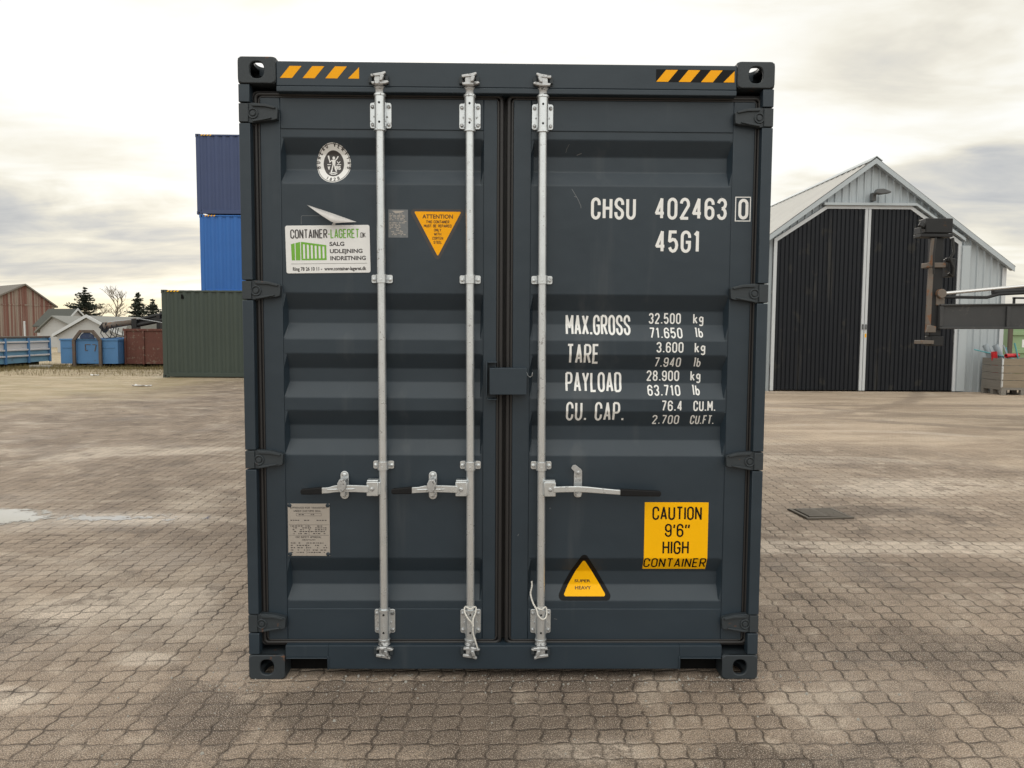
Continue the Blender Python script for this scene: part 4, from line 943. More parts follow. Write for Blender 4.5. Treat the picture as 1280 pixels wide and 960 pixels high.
old += [(0, q) for q in stroke_polys([(xa_, zb_), (xa_, zt_ - 0.008)] + A(xa_ + 0.008, zt_ - 0.008, 0.008, 0.008, 180, 90, 4) + [(fx(-0.855), zt_)], 0.0018)]
decal('adhesive_residue', M['silver_label'], old, 0.0007, doors['L'])
# approval plate with rivets
x0, x1, z0, z1 = fx(-1.022), fx(-0.826), fz(0.602), fz(0.852)
mb = MB(); mb.prism(rect(x0, x1, z0, z1), PY - 0.003, PY - 0.0004); pl = mb.build('approval_plate', M['plate'], doors['L'], bevel=0.0008)
mb = MB()
for a in (x0 + 0.009, x1 - 0.009):
    for b_ in (z0 + 0.009, z1 - 0.009): mb.tube([(a, PY - 0.003, b_), (a, PY - 0.006, b_)], [0.010, 0.006], 12)
mb.each('rivet', M['paint'], pl, smooth=True)
ps = lambda x, z: PY - 0.003
pw, ph_ = x1 - x0, z1 - z0
F = lambda s, u0, u1, v, hh: letters(s, x0 + u0 * pw, z0 + v * ph_, hh, 0.15, gap=0.2, fit=(u1 - u0) * pw)
P_ = F('APPROVED FOR TRANSPORT', 0.06, 0.94, 0.905, 0.0085) + F('UNDER CUSTOMS SEAL', 0.14, 0.80, 0.845, 0.0085) + F('CSC SAFETY APPROVAL', 0.18, 0.80, 0.345, 0.0085) + F('DENMARK', 0.34, 0.66, 0.295, 0.007)
for u0, u1, v in ((0.02, 0.98, 0.595), (0.02, 0.98, 0.395), (0.20, 0.80, 0.815), (0.20, 0.80, 0.765)): P_.append((0, rect(x0 + u0 * pw, x0 + u1 * pw, z0 + v * ph_, z0 + v * ph_ + 0.0012)))
for u, v0, v1 in ((0.50, 0.40, 0.594), (0.20, 0.768, 0.814), (0.797, 0.768, 0.814), (0.44, 0.04, 0.26)): P_.append((0, rect(x0 + u * pw, x0 + u * pw + 0.0012, z0 + v0 * ph_, z0 + v1 * ph_)))
for v in (0.785, 0.675, 0.565, 0.53, 0.495, 0.46, 0.42, 0.24, 0.195, 0.15, 0.105, 0.06):
    u = 0.26 if v == 0.785 else 0.06
    while u < 0.9 and not (v == 0.785 and u > 0.7):
        l_ = rnd.uniform(0.015, 0.06)
        if rnd.random() < 0.75: P_.append((0, rect(x0 + u * pw, x0 + min(0.95, u + l_) * pw, z0 + v * ph_, z0 + v * ph_ + 0.0042)))
        u += l_ + 0.02
decal('lettering', M['grey_ink'], P_, 0.0005, pl, ps)

# ------------------------------------------------------------------ white cords on the bar ends
def rope(name, pts, label):
    pts = [Vector(p) for p in pts]; fine = []
    for i in range(len(pts) - 1):                          # Catmull-Rom
        p0, p1, p2, p3 = pts[max(i - 1, 0)], pts[i], pts[i + 1], pts[min(i + 2, len(pts) - 1)]
        for k in range(10):
            t = k / 10; fine.append(0.5 * ((2 * p1) + (p2 - p0) * t + (2 * p0 - 5 * p1 + 4 * p2 - p3) * t * t + (3 * p1 - p0 - 3 * p2 + p3) * t ** 3))
    fine.append(pts[-1]); mb = MB(); r = [0.0038 + 0.0007 * (i % 3 == 0) for i in range(len(fine))]
    mb.tube(fine, r, 8)
    return tag(mb.build(name, M['rope'], smooth=True, angle=80), label, 'cord')
xm = bars[1][1](0.3); y_ = -0.016
rope('cord', [(xm + 0.034, -0.010, 0.100 + 0.06), (xm + 0.028, y_, 0.185), (xm + 0.014, y_ - 0.002, 0.235), (xm + 0.010, y_ - 0.003, 0.280), (xm - 0.010, y_ - 0.002, 0.305), (xm - 0.027, -0.002, 0.332), (xm - 0.024, 0.010, 0.352), (xm - 0.0, -0.0115, 0.3495), (xm + 0.024, 0.010, 0.352), (xm + 0.026, -0.002, 0.332), (xm + 0.014, y_ - 0.003, 0.300), (xm + 0.016, y_ - 0.012, 0.270)],
     'white cord looped over the foot of the middle locking bar, end hanging down')
xm = bars[2][1](0.3)
rope('cord', [(xm - 0.044, 0.036, 0.470), (xm - 0.043, 0.030, 0.445), (xm - 0.049, 0.026, 0.410), (xm - 0.038, 0.010, 0.372), (xm - 0.022, -0.006, 0.345), (xm - 0.014, -0.014, 0.320), (xm + 0.004, -0.0185, 0.303), (xm + 0.022, -0.010, 0.306), (xm + 0.028, 0.004, 0.330), (xm + 0.022, 0.012, 0.350), (xm + 0.002, -0.0105, 0.3465), (xm - 0.020, 0.008, 0.349)],
     'white cord tied round the foot of the right-hand locking bar, end standing up')

# ------------------------------------------------------------------ stacked containers in the background
def yard_container(name, label, mt, loc, lug=False, group=None):
    root = empty(name, label, 'container', loc, 0, group); Wd = 2.438
    for x in (0, LEN - 0.17):
        for y in (0, Wd - 0.16):
            for z in (0, HT - 0.118):
                mb = MB(); mb.box(x, x + 0.17, y, y + 0.16, z, z + 0.118)
                c_ = mb.build('corner_casting', mt, root, bevel=0.006)
                if y == 0:
                    mb = MB(); mb.prism(ell(x + 0.085, z + 0.059, 0.032, 0.034, 16), -0.002, 0.004); mb.build('casting_hole', M['hole'], c_)
            mb = MB(); mb.box(x + 0.012, x + 0.158, y + 0.006, y + 0.15, 0.119, HT - 0.119); mb.build('corner_post', mt, root, bevel=0.006)
    for sy, nm in ((0, 1), (1, -1)):
        mb = MB(); corrugated(mb, 0.158, LEN - 0.158, 0.16, 2.83, Wd * sy + nm * 0.020, nm, 'x'); mb.build('side_wall', mt, root)
        mb = MB(); ya, yb = sorted((Wd * sy + nm * 0.004, Wd * sy + nm * 0.08)); mb.box(0.171, LEN - 0.171, ya, yb, 0.03, 0.165); mb.build('bottom_rail', mt, root, bevel=0.006)
        mb = MB(); mb.box(0.171, LEN - 0.171, ya + 0.002, yb, 2.828, 2.880); mb.build('top_rail', mt, root, bevel=0.006)
    mb = MB(); mb.box(0.06, LEN - 0.06, 0.085, Wd - 0.085, 2.84, 2.868)
    for i in range(42): mb.box(0.3 + i * 0.278, 0.42 + i * 0.278, 0.12, Wd - 0.12, 2.8685, 2.888)
    mb.build('roof', mt, root)
    mb = MB(); mb.box(0.06, LEN - 0.06, 0.085, Wd - 0.085, 0.12, 0.16); mb.build('floor', M['darkunder'], root)
    mb = MB()
    for x in (0.03, LEN - 0.03): corrugated(mb, 0.15, Wd - 0.15, 0.13, 2.84, x, 1 if x < 1 else -1, 'y')
    mb.each('end_wall', mt, root)
    st_ = decal('hazard_stripes', M['yellow'], [(0, [(0.19 + i * 0.105, 2.832), (0.245 + i * 0.105, 2.832), (0.285 + i * 0.105, 2.877), (0.23 + i * 0.105, 2.877)]) for i in range(4)], 0.003, root, lambda x, z: 0.004)
    if lug:
        mb = MB(); mb.prism([(0.66, 2.60), (0.66, 2.745), (0.70, 2.745), (0.74, 2.66), (0.74, 2.60)], -0.01, 0.03); mb.build('lug', M['darkunder'], root, bevel=0.005)
    return root
yard_container('shipping_container', 'dark green shipping container on the ground, side on, in front of the blue stack', M['cgreen'], (-11.23, 22.0, 0), lug=True)
yard_container('shipping_container', 'blue shipping container at the very bottom of the blue stack, behind the dark green one', M['cblue'], (-11.10, 25.1, 0))
yard_container('shipping_container', 'bright blue shipping container in the middle of the stack, below the navy one', M['cblue'], (-11.12, 25.1, HT))
yard_container('shipping_container', 'faded navy shipping container on top of the blue stack', M['cnavy'], (-11.20, 25.1, 2 * HT))

# ------------------------------------------------------------------ skips on the left
# red-brown open container
def skip_side(mb, pts): pass
o = empty('open_skip', 'red-brown skip with flaking paint left of the dark green container', 'skip', (-15.62, 28.5, 0))
mb = MB(); Wk, Lk, Hk = 2.5, 5.6, 1.50
mb.box(0, Wk, 0, 0.06, 0.14, Hk); mb.box(0, 0.06, 0.0605, Lk, 0.14, Hk); mb.box(Wk - 0.06, Wk, 0.0605, Lk, 0.14, Hk); mb.box(0.0605, Wk - 0.0605, Lk - 0.06, Lk, 0.14, Hk); mb.box(0.0605, Wk - 0.0605, 0.0605, Lk - 0.0605, 0.14, 0.2)
mb.build('body', M['skiprust'], o)
mb = MB(); mb.box(-0.05, Wk + 0.05, -0.05, 0.08, Hk + 0.001, Hk + 0.09); mb.box(-0.05, 0.08, 0.081, Lk + 0.05, Hk + 0.001, Hk + 0.09); mb.box(Wk - 0.08, Wk + 0.05, 0.081, Lk + 0.05, Hk + 0.001, Hk + 0.09); mb.box(0.081, Wk - 0.081, Lk - 0.08, Lk + 0.05, Hk + 0.001, Hk + 0.09)
mb.build('rim', M['skiprust'], o, bevel=0.01)
for x in (0.0, 0.74, Wk - 0.08):
    mb = MB(); mb.box(x, x + 0.08, -0.05, -0.001, 0.12, Hk); mb.each('stiffener', M['skiprust'], o, bevel=0.008)
mb = MB()
for x in (0.5, 1.7): mb.box(x, x + 0.2, 0.02, Lk - 0.1, 0.0, 0.139)
mb.each('runner', M['darkunder'], o)
# blue hook-lift skip seen from its hook end
o = empty('hook_lift_skip', 'blue hook-lift skip with brown arched lifting frame left of the red-brown skip', 'skip', (-17.98, 28.0, 0))
mb = MB(); Wk, Lk, Hk = 2.32, 5.5, 1.10
mb.box(0, Wk, 0, 0.05, 0.16, Hk); mb.box(0, 0.05, 0.0505, Lk, 0.16, Hk); mb.box(Wk - 0.05, Wk, 0.0505, Lk, 0.16, Hk); mb.box(0.0505, Wk - 0.0505, Lk - 0.05, Lk, 0.16, Hk); mb.box(0.0505, Wk - 0.0505, 0.0505, Lk - 0.0505, 0.16, 0.2)
mb.box(-0.03, Wk + 0.03, -0.03, 0.05, Hk + 0.001, Hk + 0.07); mb.box(-0.03, 0.06, 0.051, Lk, Hk + 0.001, Hk + 0.07); mb.box(Wk - 0.06, Wk + 0.03, 0.051, Lk, Hk + 0.001, Hk + 0.07)
mb.box(0.62, 0.68, -0.045, -0.001, 0.2, Hk); mb.box(1.60, 1.66, -0.045, -0.001, 0.2, Hk); mb.box(0.06, 0.60, -0.02, -0.001, 0.80, 0.83); mb.box(1.70, 2.2, -0.02, -0.001, 0.80, 0.83)
mb.build('body', M['skipblue'], o, bevel=0.006)
mb = MB(); xl, xr = 0.60, 1.66
for (a, b_), (c_, e_) in (((xl, 0.02), (xl, 1.13)), ((xr, 0.02), (xr, 1.13))): mb.box(a - 0.06, a + 0.06, -0.14, -0.046, b_, e_)
mb.bar((xl, -0.093, 1.11), (xl + 0.28, -0.093, 1.47), 0.094, 0.12, (1, 0, 0)); mb.bar((xr, -0.093, 1.11), (xr - 0.28, -0.093, 1.47), 0.094, 0.12, (1, 0, 0)); mb.box(xl + 0.24, xr - 0.24, -0.138, -0.048, 1.42, 1.53)
mb.build('lifting_frame', M['hookframe'], o, bevel=0.01)
mb = MB(); mb.prism(A((xl + xr) / 2, 1.20, 0.29, 0.24, 0, 180, 12) + [((xl + xr) / 2 - 0.29, 1.172), ((xl + xr) / 2 + 0.29, 1.172)], -0.09, -0.03); mb.build('hook_plate', M['skipnavy'], o, bevel=0.006)
mb = MB()
for q in (rect(1.0, 1.22, 0.93, 0.955), rect(1.0, 1.025, 0.72, 0.929), rect(1.0, 1.10, 0.69, 0.719), rect(1.30, 1.42, 0.93, 0.955)): mb.prism(q, -0.022, -0.001)
mb.prism([(1.44, 0.93), (1.465, 0.93), (1.40, 0.66), (1.375, 0.68)], -0.022, -0.001)
mb.build('weld_frame', M['hookframe'], o)
mb = MB(); mb.box(0.5, 0.7, 0.05, Lk, 0.06, 0.159); mb.box(1.56, 1.76, 0.05, Lk, 0.06, 0.159); mb.each('runner', M['darkunder'], o)
mb = MB()
for y in (0.3, 5.0):
    mb.tube([(0.50, y, 0.08), (0.30, y, 0.08)], 0.08, 14); mb.tube([(1.76, y, 0.08), (1.96, y, 0.08)], 0.08, 14)
mb.each('roller', M['darkunder'], o, smooth=True)
# pale blue and white banded skip, long side towards the yard
o = empty('open_skip', 'long low skip with chalky white and pale blue bands at the left edge', 'skip', (-19.72, 24.1, 0))
mb = MB(); Lk, Hk = 6.1, 1.24
mb.box(-0.05, 0, 0, Lk, 0.17, Hk - 0.06); mb.box(-2.3, -2.25, 0, Lk, 0.17, Hk - 0.06); mb.box(-2.249, -0.051, 0, 0.05, 0.17, Hk - 0.06); mb.box(-2.249, -0.051, Lk - 0.05, Lk, 0.17, Hk - 0.06); mb.box(-2.249, -0.051, 0.051, Lk - 0.051, 0.17, 0.22)
mb.build('body', M['skippale'], o)
mb = MB(); mb.box(0.0005, 0.02, 0.02, Lk - 0.02, 0.72, 0.96); mb.build('white_band', M['skipwhite'], o)
mb = MB()
for z in (0.42, 0.665, 0.985): mb.box(0.0205, 0.085, 0.0, Lk, z, z + 0.07)
mb.build('side_rib', M['skipwhite'], o, bevel=0.01)
mb = MB(); mb.box(-0.08, 0.06, -0.03, Lk + 0.03, Hk - 0.059, Hk + 0.02); mb.box(-2.33, -2.2, -0.03, Lk + 0.03, Hk - 0.059, Hk + 0.02); mb.build('rim', M['hookframe'], o, bevel=0.01)
for y in (0.0, 1.5, 3.0, 4.5, Lk - 0.1):
    mb = MB(); mb.box(0.022, 0.10, y, y + 0.09, 0.15, Hk - 0.065); mb.each('stiffener', M['skipblue'], o, bevel=0.008)
mb = MB(); mb.box(-0.6, -0.4, 0.2, Lk - 0.1, 0.0, 0.169); mb.box(-1.9, -1.7, 0.2, Lk - 0.1, 0.0, 0.169); mb.each('runner', M['darkunder'], o)
mb = MB(); mb.box(-0.25, 0.55, -0.11, 0.11, 0, 0.12); o = mb.build('timber_block', M['concrete'], bevel=0.01); o.location = (-18.6, 27.4, 0); o.rotation_euler.z = 0.1
tag(o, 'pale kerb stone lying on the ground before the blue hook-lift skip', 'kerb stone')
# folded crane boom lying over the red-brown skip
o = empty('crane_boom', 'dark weathered double boom of a folded crane lying across the red-brown skip', 'crane boom', (-15.2, 28.9, 1.59))
mb = MB(); mb.tube([(-1.35, 0, 0.10), (-0.1, 0.05, 0.33)], [0.13, 0.13], 14); mb.tube([(-1.42, 0, 0.09), (-1.32, 0, 0.11)], 0.17, 12); mb.build('boom_tube', M['rusty'], o, bevel=0.004)
mb = MB(); mb.tube([(-0.35, 0.1, 0.20), (1.6, 0.25, 0.62)], 0.12, 12); mb.tube([(-0.15, 0.0, 0.34), (1.3, 0.2, 0.72)], 0.07, 12); mb.tube([(-0.2, -0.05, 0.12), (1.9, 0.1, 0.56)], 0.09, 12); mb.each('boom_arm', M['machine'], o, smooth=True)
mb = MB(); mb.box(-0.24, -0.02, -0.16, 0.2, -0.0, 0.42); mb.box(0.75, 0.9, -0.05, 0.35, 0.0, 0.6); mb.each('boom_bracket', M['machine'], o, bevel=0.01)
mb = MB(); mb.prism([(-1.62, 0.05), (-1.45, 0.26), (-1.28, 0.22), (-1.30, -0.04), (-1.42, -0.18), (-1.52, -0.06)], -0.12, 0.12); mb.build('grab', M['machine'], o, bevel=0.015)
mb = MB()
for k in range(4): mb.tube([(-1.45 + 0.2 * k, -0.16, 0.10 + 0.03 * k), (-1.5 + 0.2 * k, -0.18, -0.2), (-1.36 + 0.22 * k, -0.17, -0.44 + 0.05 * k), (-1.12 + 0.24 * k, -0.16, -0.36), (-0.98 + 0.2 * k, -0.15, 0.02)], 0.018, 6)
mb.each('hose', M['hose'], o, smooth=True)
mb = MB(); mb.tube([(-1.2, -0.14, 0.28), (0.1, -0.14, 0.42), (1.5, -0.1, 0.18)], 0.013, 6); mb.build('cable', M['trim'], o, smooth=True)

# ------------------------------------------------------------------ barn, houses
def gable_house(name, label, cat, loc, rz, hw1, hw2, Ld, eave, peak, wallm, roofm, over=0.25, th=0.12, trim=None, boards=None):
    """gable front on local y=0 facing -y; hw1 left half width, hw2 right half width"""
    o = empty(name, label, cat, loc, rz)
    mb = MB(); mb.prism([(-hw1, 0), (hw2, 0), (hw2, eave), (0, peak), (-hw1, eave)], 0, Ld); mb.build('wall', wallm, o)
    mb = MB()
    for s_, hw in ((-1, hw1), (1, hw2)):
        sl_ = (peak - eave) / hw; ex = s_ * (hw + over); ez = eave - over * sl_
        pts = [(0, peak + 0.02), (ex, ez + 0.02), (ex, ez + 0.02 + th), (0, peak + 0.02 + th)]
        mb.prism(pts, -over, Ld + over)
    bmesh.ops.remove_doubles(mb.b, verts=mb.b.verts, dist=1e-5)
    mb.build('roof', roofm, o)
    if trim:
        mb = MB()
        for s_, hw in ((-1, hw1), (1, hw2)):
            sl_ = (peak - eave) / hw; ex = s_ * (hw + over); ez = eave - over * sl_
            mb.prism([(0, peak + 0.0), (ex, ez + 0.0), (ex, ez + 0.19), (0, peak + 0.19)], -over - 0.05, -over - 0.002)
        mb.build('barge_board', trim, o)
    if boards:
        mb = MB(); x = -hw1 + 0.06
        while x < hw2:
            top = peak - (peak - eave) * (abs(x) / (hw1 if x < 0 else hw2)); mb.box(x, x + 0.03, -0.025, -0.001, 0.02, top - 0.06); x += 0.30
        mb.build('board_joint', boards, o)
        mb = MB(); mb.box(-hw1 + 0.02, hw2 - 0.02, -0.06, -0.026, eave - 0.02, eave + 0.12); mb.build('ledge', boards, o)
    return o
gable_house('barn', 'faded red timber barn with grey gable roof at the left edge', 'barn', (-57.25, 90, 0), 50, 4.6, 3.2, 14, 4.15, 6.55, M['barn'], M['barnroof'], 0.3, 0.16, M['barnroof'], M['barn'])
gable_house('house', 'small pale house with grey gable roof behind the blue hook-lift skip', 'house', (-26.4, 46, 0), 0, 2.0, 2.1, 9, 1.10, 2.24, M['housewall'], M['houserf'], 0.2, 0.1, M['trim'])
gable_house('house', 'grey hip-roofed outbuilding between the red barn and the pale gable house', 'house', (-35.5, 58, 0), 0, 1.1, 2.0, 7, 1.40, 2.40, M['housewall'], M['houserf'], 0.3, 0.1)
o = gable_house('house', 'house with dark tiled roof and white gable behind the grey outbuilding', 'house', (-40.3, 70, 0), 70, 1.5, 1.5, 3.2, 1.8, 3.2, M['housewall'], M['housedk'], 0.25, 0.12, M['trim'])
mb = MB(); mb.box(-0.5, 4.2, 0, 7.5, 0, 1.1); mb.prism([(-0.8, 1.1), (4.5, 1.1), (4.2, 2.15), (-0.5, 2.15)], -0.3, 7.8)
o = mb.build('shed', M['houserf']); o.location = (-22.7, 45, 0); tag(o, 'long low grey shed roof behind the red-brown skip', 'shed')
mb = MB(); mb.tube([(0, 0, 0), (0, 0, 1.95)], 0.06, 10); mb.tube([(0, 0, 1.95), (0, 0, 2.0)], [0.08, 0.03], 10)
o = mb.build('post', M['trim']); o.location = (-32.9, 50, 0); tag(o, 'thin pale post in front of the red barn, behind the banded skip', 'post')

# ------------------------------------------------------------------ trees
def conifer(label, loc, H, W0, seed, group):
    rnd = random.Random(seed); o = empty('conifer_tree', label, 'tree', loc, 0, group)
    mb = MB(); mb.tube([(0, 0, 0), (0.05, 0, H * 0.5), (0, 0, H * 0.98)], [0.22, 0.13, 0.02], 8); mb.build('trunk', M['bark'], o, smooth=True)
    mb = MB()
    def tuft(p, s):
        for _ in range(3):
            a = Vector((rnd.gauss(0, 1), rnd.gauss(0, 1), rnd.gauss(0, 0.5))).normalized() * s
            c_ = Vector((rnd.gauss(0, 1), rnd.gauss(0, 1), rnd.gauss(0, 1))).normalized() * s * 0.35
            mb.face([p - a * 0.5, p + c_, p + a * 0.7, p - c_ * 0.4])
    z = H * 0.10
    while z < H:
        t = z / H; rad = W0 * (1 - t) ** 0.7 * rnd.uniform(0.45, 1.2) + 0.10
        nb = 13 if t < 0.85 else 6; a0 = rnd.uniform(0, 6.28)
        for k in range(nb):
            a = a0 + 6.283 * k / nb + rnd.uniform(-0.3, 0.3); rr = rad * rnd.uniform(0.55, 1.1); n = max(3, int(rr / 0.13))
            for i in range(n):
                f_ = (i + 0.5) / n; dz_ = -0.10 * rr * f_ + 0.16 * rr * f_ * f_
                p = Vector((math.cos(a) * rr * f_, math.sin(a) * rr * f_, z + dz_)) + Vector((rnd.gauss(0, 0.07), rnd.gauss(0, 0.07), rnd.gauss(0, 0.05)))
                tuft(p, rnd.uniform(0.22, 0.42))
        z += rnd.uniform(0.16, 0.34)
    mb.build('crown', M['needles'], o)
def bare_tree(label, loc, H, seed, spread=0.5, group=None, droop=0.0, lv=6):
    rnd = random.Random(seed); o = empty('bare_tree', label, 'tree', loc, 0, group); tk, tw = MB(), MB()
    def grow(p, d_, ln, r, lev):
        q = p; pts = [p]
        for i in range(3):
            d_ = (d_ + Vector((rnd.gauss(0, 0.12), rnd.gauss(0, 0.12), rnd.gauss(0, 0.05) - droop * (lev > 2)))).normalized(); q = q + d_ * ln / 3; pts.append(q)
        (tk if lev < 2 else tw).tube(pts, [r, r * 0.9, r * 0.8, r * 0.68], 6 if lev < 2 else 4, caps=lev == 0)
        if lev >= lv: return
        for k in range(2 if lev < 1 else rnd.choice((2, 3, 3))):
            ax = Vector((rnd.gauss(0, 1), rnd.gauss(0, 1), rnd.gauss(0, 0.3))).normalized()
            nd = (d_ + ax * rnd.uniform(spread * 0.6, spread * 1.3) + Vector((0, 0, 0.15))).normalized(); grow(pts[rnd.choice((2, 3, 3))], nd, ln * rnd.uniform(0.62, 0.84), max(r * 0.62, 0.012), lev + 1)
    grow(Vector((0, 0, 0)), Vector((0, 0, 1)), H * 0.30, H * 0.026, 0)
    tk.build('trunk', M['bark'], o, smooth=True); tw.build('crown', M['twig'], o)
conifer('tall dark spruce standing behind the pale gable house', (-54.9, 99, 0), 6.7, 4.0, 11, 'trees beyond the yard')
conifer('smaller dark spruce behind the crane boom, right of the bare tree', (-48.0, 99, 0), 6.1, 2.5, 12, 'trees beyond the yard')
conifer('low ragged spruce beside the dark green container, right of the smaller spruce', (-45.6, 98, 0), 5.3, 2.3, 13, 'trees beyond the yard')
bare_tree('bare pale-twigged tree between the two dark spruces', (-51.2, 99, 0), 7.6, 21, 0.6, 'trees beyond the yard', 0.03)
bare_tree('bushy bare shrub-like tree right beside the tall spruce', (-52.6, 97, 0), 5.2, 22, 0.8, 'trees beyond the yard', 0.04)
bare_tree('bare tree beyond the right-hand corner of the hall', (43.2, 60, 0), 6.3, 23, 0.6, 'trees beyond the yard', 0.02)

# ------------------------------------------------------------------ the hall
HY = 17.6
hall = empty('hall', 'grey sheet-metal hall with black double doors and steep gable at right', 'building', (10.07, HY, 0))
PK, EV, HWD = 6.28, 3.50, 3.80                 # ridge, eaves, half width
roofz = lambda x: PK - (PK - EV) * abs(x) / HWD
DO = [(-2.66, 0), (-2.66, 4.17), (-1.26, 5.08), (1.08, 5.08), (2.50, 4.12), (2.50, 0)]   # door opening
def open_top(x):
    if x <= -2.66 or x >= 2.50: return 0.0
    for (xa, za), (xb, zb) in zip(DO[1:4], DO[2:5]):
        if xa <= x <= xb: return za + (zb - za) * (x - xa) / (xb - xa)
    return 0.0
mb = MB(); xs = []; x = -HWD; k = 0
seg = (0.035, 0.025, 0.115, 0.025)
prof_x = []
while x < HWD: prof_x.append((x, 0.0 if k % 4 in (0, 1) else 0.032)); x += seg[k % 4] if k % 4 != 1 else 0.025; k += 1
prof_x.append((HWD, 0.032))
def py_at(x):
    for (a, ya), (b_, yb) in zip(prof_x, prof_x[1:]):
        if a <= x <= b_: return ya + (yb - ya) * (x - a) / max(b_ - a, 1e-6)
    return 0.0
allx = sorted(set([p[0] for p in prof_x] + [-2.66, -2.6601, -1.26, 1.08, 2.50, 2.5001, 0.0]))
for a, b_ in zip(allx, allx[1:]):
    ca = (a + b_) / 2; inside = -2.66 < ca < 2.50
    za, zb = (open_top(max(a, -2.6599)), open_top(min(b_, 2.4999))) if inside else (0.0, 0.0)
    if inside and a <= -2.66: za = 4.17
    if inside and b_ >= 2.50: zb = 4.12
    mb.face([(a, py_at(a), za), (b_, py_at(b_), zb), (b_, py_at(b_), roofz(b_)), (a, py_at(a), roofz(a))])
bmesh.ops.remove_doubles(mb.b, verts=mb.b.verts, dist=1e-6)
mb.build('gable_wall', M['silver'], hall)
for sx in (-1, 1):
    mb = MB(); pts = []; t = 0.04; k = 0
    while t < 18: pts.append((t, 0.0 if k % 4 in (0, 1) else 0.03)); t += (0.06, 0.03, 0.13, 0.03)[k % 4]; k += 1
    mb.strip([(sx * (HWD - d_), t, 0) for t, d_ in pts], [(sx * (HWD - d_), t, EV) for t, d_ in pts]); mb.build('side_wall', M['silver'], hall)
mb = MB(); mb.face([(-HWD, 18, 0), (HWD, 18, 0), (HWD, 18, EV), (0, 18, PK), (-HWD, 18, EV)]); mb.build('rear_wall', M['silver'], hall)
for sx in (-1, 1):
    mb = MB(); pts = []; t = -0.18; k = 0
    while t < 18.2: pts.append((t, 0.045 if k % 4 in (0, 1) else 0.0)); t += (0.03, 0.03, 0.27, 0.03)[k % 4]; k += 1
    ov = 0.16; ez = EV - ov * (PK - EV) / HWD
    mb.strip([(0, t, PK + 0.03 + d_) for t, d_ in pts], [(sx * (HWD + ov), t, ez + 0.03 + d_) for t, d_ in pts]); mb.build('roof', M['roofing'], hall)
mb = MB()
for sx in (-1, 1):
    ov = 0.12; ez = EV - ov * (PK - EV) / HWD
    mb.prism([(0, PK - 0.09), (sx * (HWD + ov), ez - 0.09), (sx * (HWD + ov), ez + 0.05), (0, PK + 0.05)], -0.20, -0.165)
    mb.prism([(0, PK - 0.06), (sx * (HWD + ov), ez - 0.06), (sx * (HWD + ov), ez - 0.02), (0, PK - 0.02)], -0.1655, 0.0)
mb.build('verge_trim', M['silver'], hall)
mb = MB(); mb.prism([(-0.16, PK - 0.03), (0, PK + 0.09), (0.16, PK - 0.03), (0.16, PK - 0.01), (0, PK + 0.11), (-0.16, PK - 0.01)], -0.21, 18.2); mb.build('ridge_cap', M['silver'], hall)
mb = MB()
for sx in (-1, 1): mb.box(*sorted((sx * (HWD + 0.012), sx * (HWD - 0.10))), -0.02, -0.001, 0.0, EV - 0.06)
mb.each('corner_trim', M['trim'], hall)
mb = MB(); wd = 0.085                           # frame round the opening
inner = [(-2.66 + wd, 0.02), (-2.66 + wd, 4.17 - 0.06), (-1.26 + 0.03, 5.08 - wd), (1.08 - 0.03, 5.08 - wd), (2.50 - wd, 4.12 - 0.06), (2.50 - wd, 0.02)]
oo = [(-2.66, 0.02)] + DO[1:5] + [(2.50, 0.02)]
for i in range(5): mb.prism([oo[i], oo[i + 1], inner[i + 1], inner[i]], -0.075, -0.025)
bmesh.ops.remove_doubles(mb.b, verts=mb.b.verts, dist=1e-5)
mb.build('door_frame', M['trim'], hall)
mb = MB(); mb.box(2.503, 2.72, -0.13, -0.002, 0.03, 4.02); mb.prism([(-1.35, 5.083), (1.17, 5.083), (1.17, 5.15), (-1.35, 5.15)], -0.15, -0.002)
mb.prism([(1.172, 5.083), (2.56, 4.14), (2.56, 4.22), (1.172, 5.15)], -0.15, -0.002); mb.build('door_surround', M['silver'], hall)
for sx, xa, xb in ((-1, -2.66 + wd, -0.205), (1, -0.02, 2.50 - wd)):
    mb = MB(); xx = xa; k = 0; pts = []
    while xx < xb: pts.append((xx, 0.0 if k % 4 in (0, 1) else 0.026)); xx += (0.075, 0.012, 0.018, 0.012)[k % 4]; k += 1
    pts.append((xb, pts[-1][1]))
    def tz(x):
        for (xa_, za_), (xb_, zb_) in zip(inner[1:4], inner[2:5]):
            if xa_ - 1e-6 <= x <= xb_ + 1e-6: return za_ + (zb_ - za_) * (x - xa_) / (xb_ - xa_)
        return 4.1
    for kx in (inner[2][0], inner[3][0]):
        if xa < kx < xb: pts.append((kx, 0.013))
    pts.sort()
    mb.strip([(x, -0.055 + d_, 0.04) for x, d_ in pts], [(x, -0.055 + d_, tz(x)) for x, d_ in pts])
    dr = mb.build('door', M['blackdoor'], hall)
    for zl in (1.34, 2.78):
        mb = MB(); mb.box(xa + 0.003, xb - 0.003, -0.060, -0.0556, zl, zl + 0.012); mb.build('sheet_lap', M['blackdoor'], dr)
    mb = MB(); e0, e1 = (xb + 0.012, xb + 0.084) if sx < 0 else (xa - 0.084, xa - 0.012); mb.box(e0, e1, -0.085, -0.03, 0.03, 5.08 - wd - 0.01); mb.build('edge_strip', M['trim'], dr)
    mb = MB(); mb.box(e0 + 0.02, e1 - 0.02, -0.12, -0.086, 1.72, 1.86); mb.build('latch', M['lamp'], dr, bevel=0.004)
mb = MB(); mb.box(-0.085, -0.045, -0.092, -0.0862, 1.50, 1.60); mb.build('notice', M['yellow'], hall)
mb = MB(); mb.box(-0.05, 0.05, -0.16, 0.0, 5.20, 5.42); mb.tube([(0.0, -0.14, 5.36), (0.10, -0.30, 5.44)], 0.03, 8)
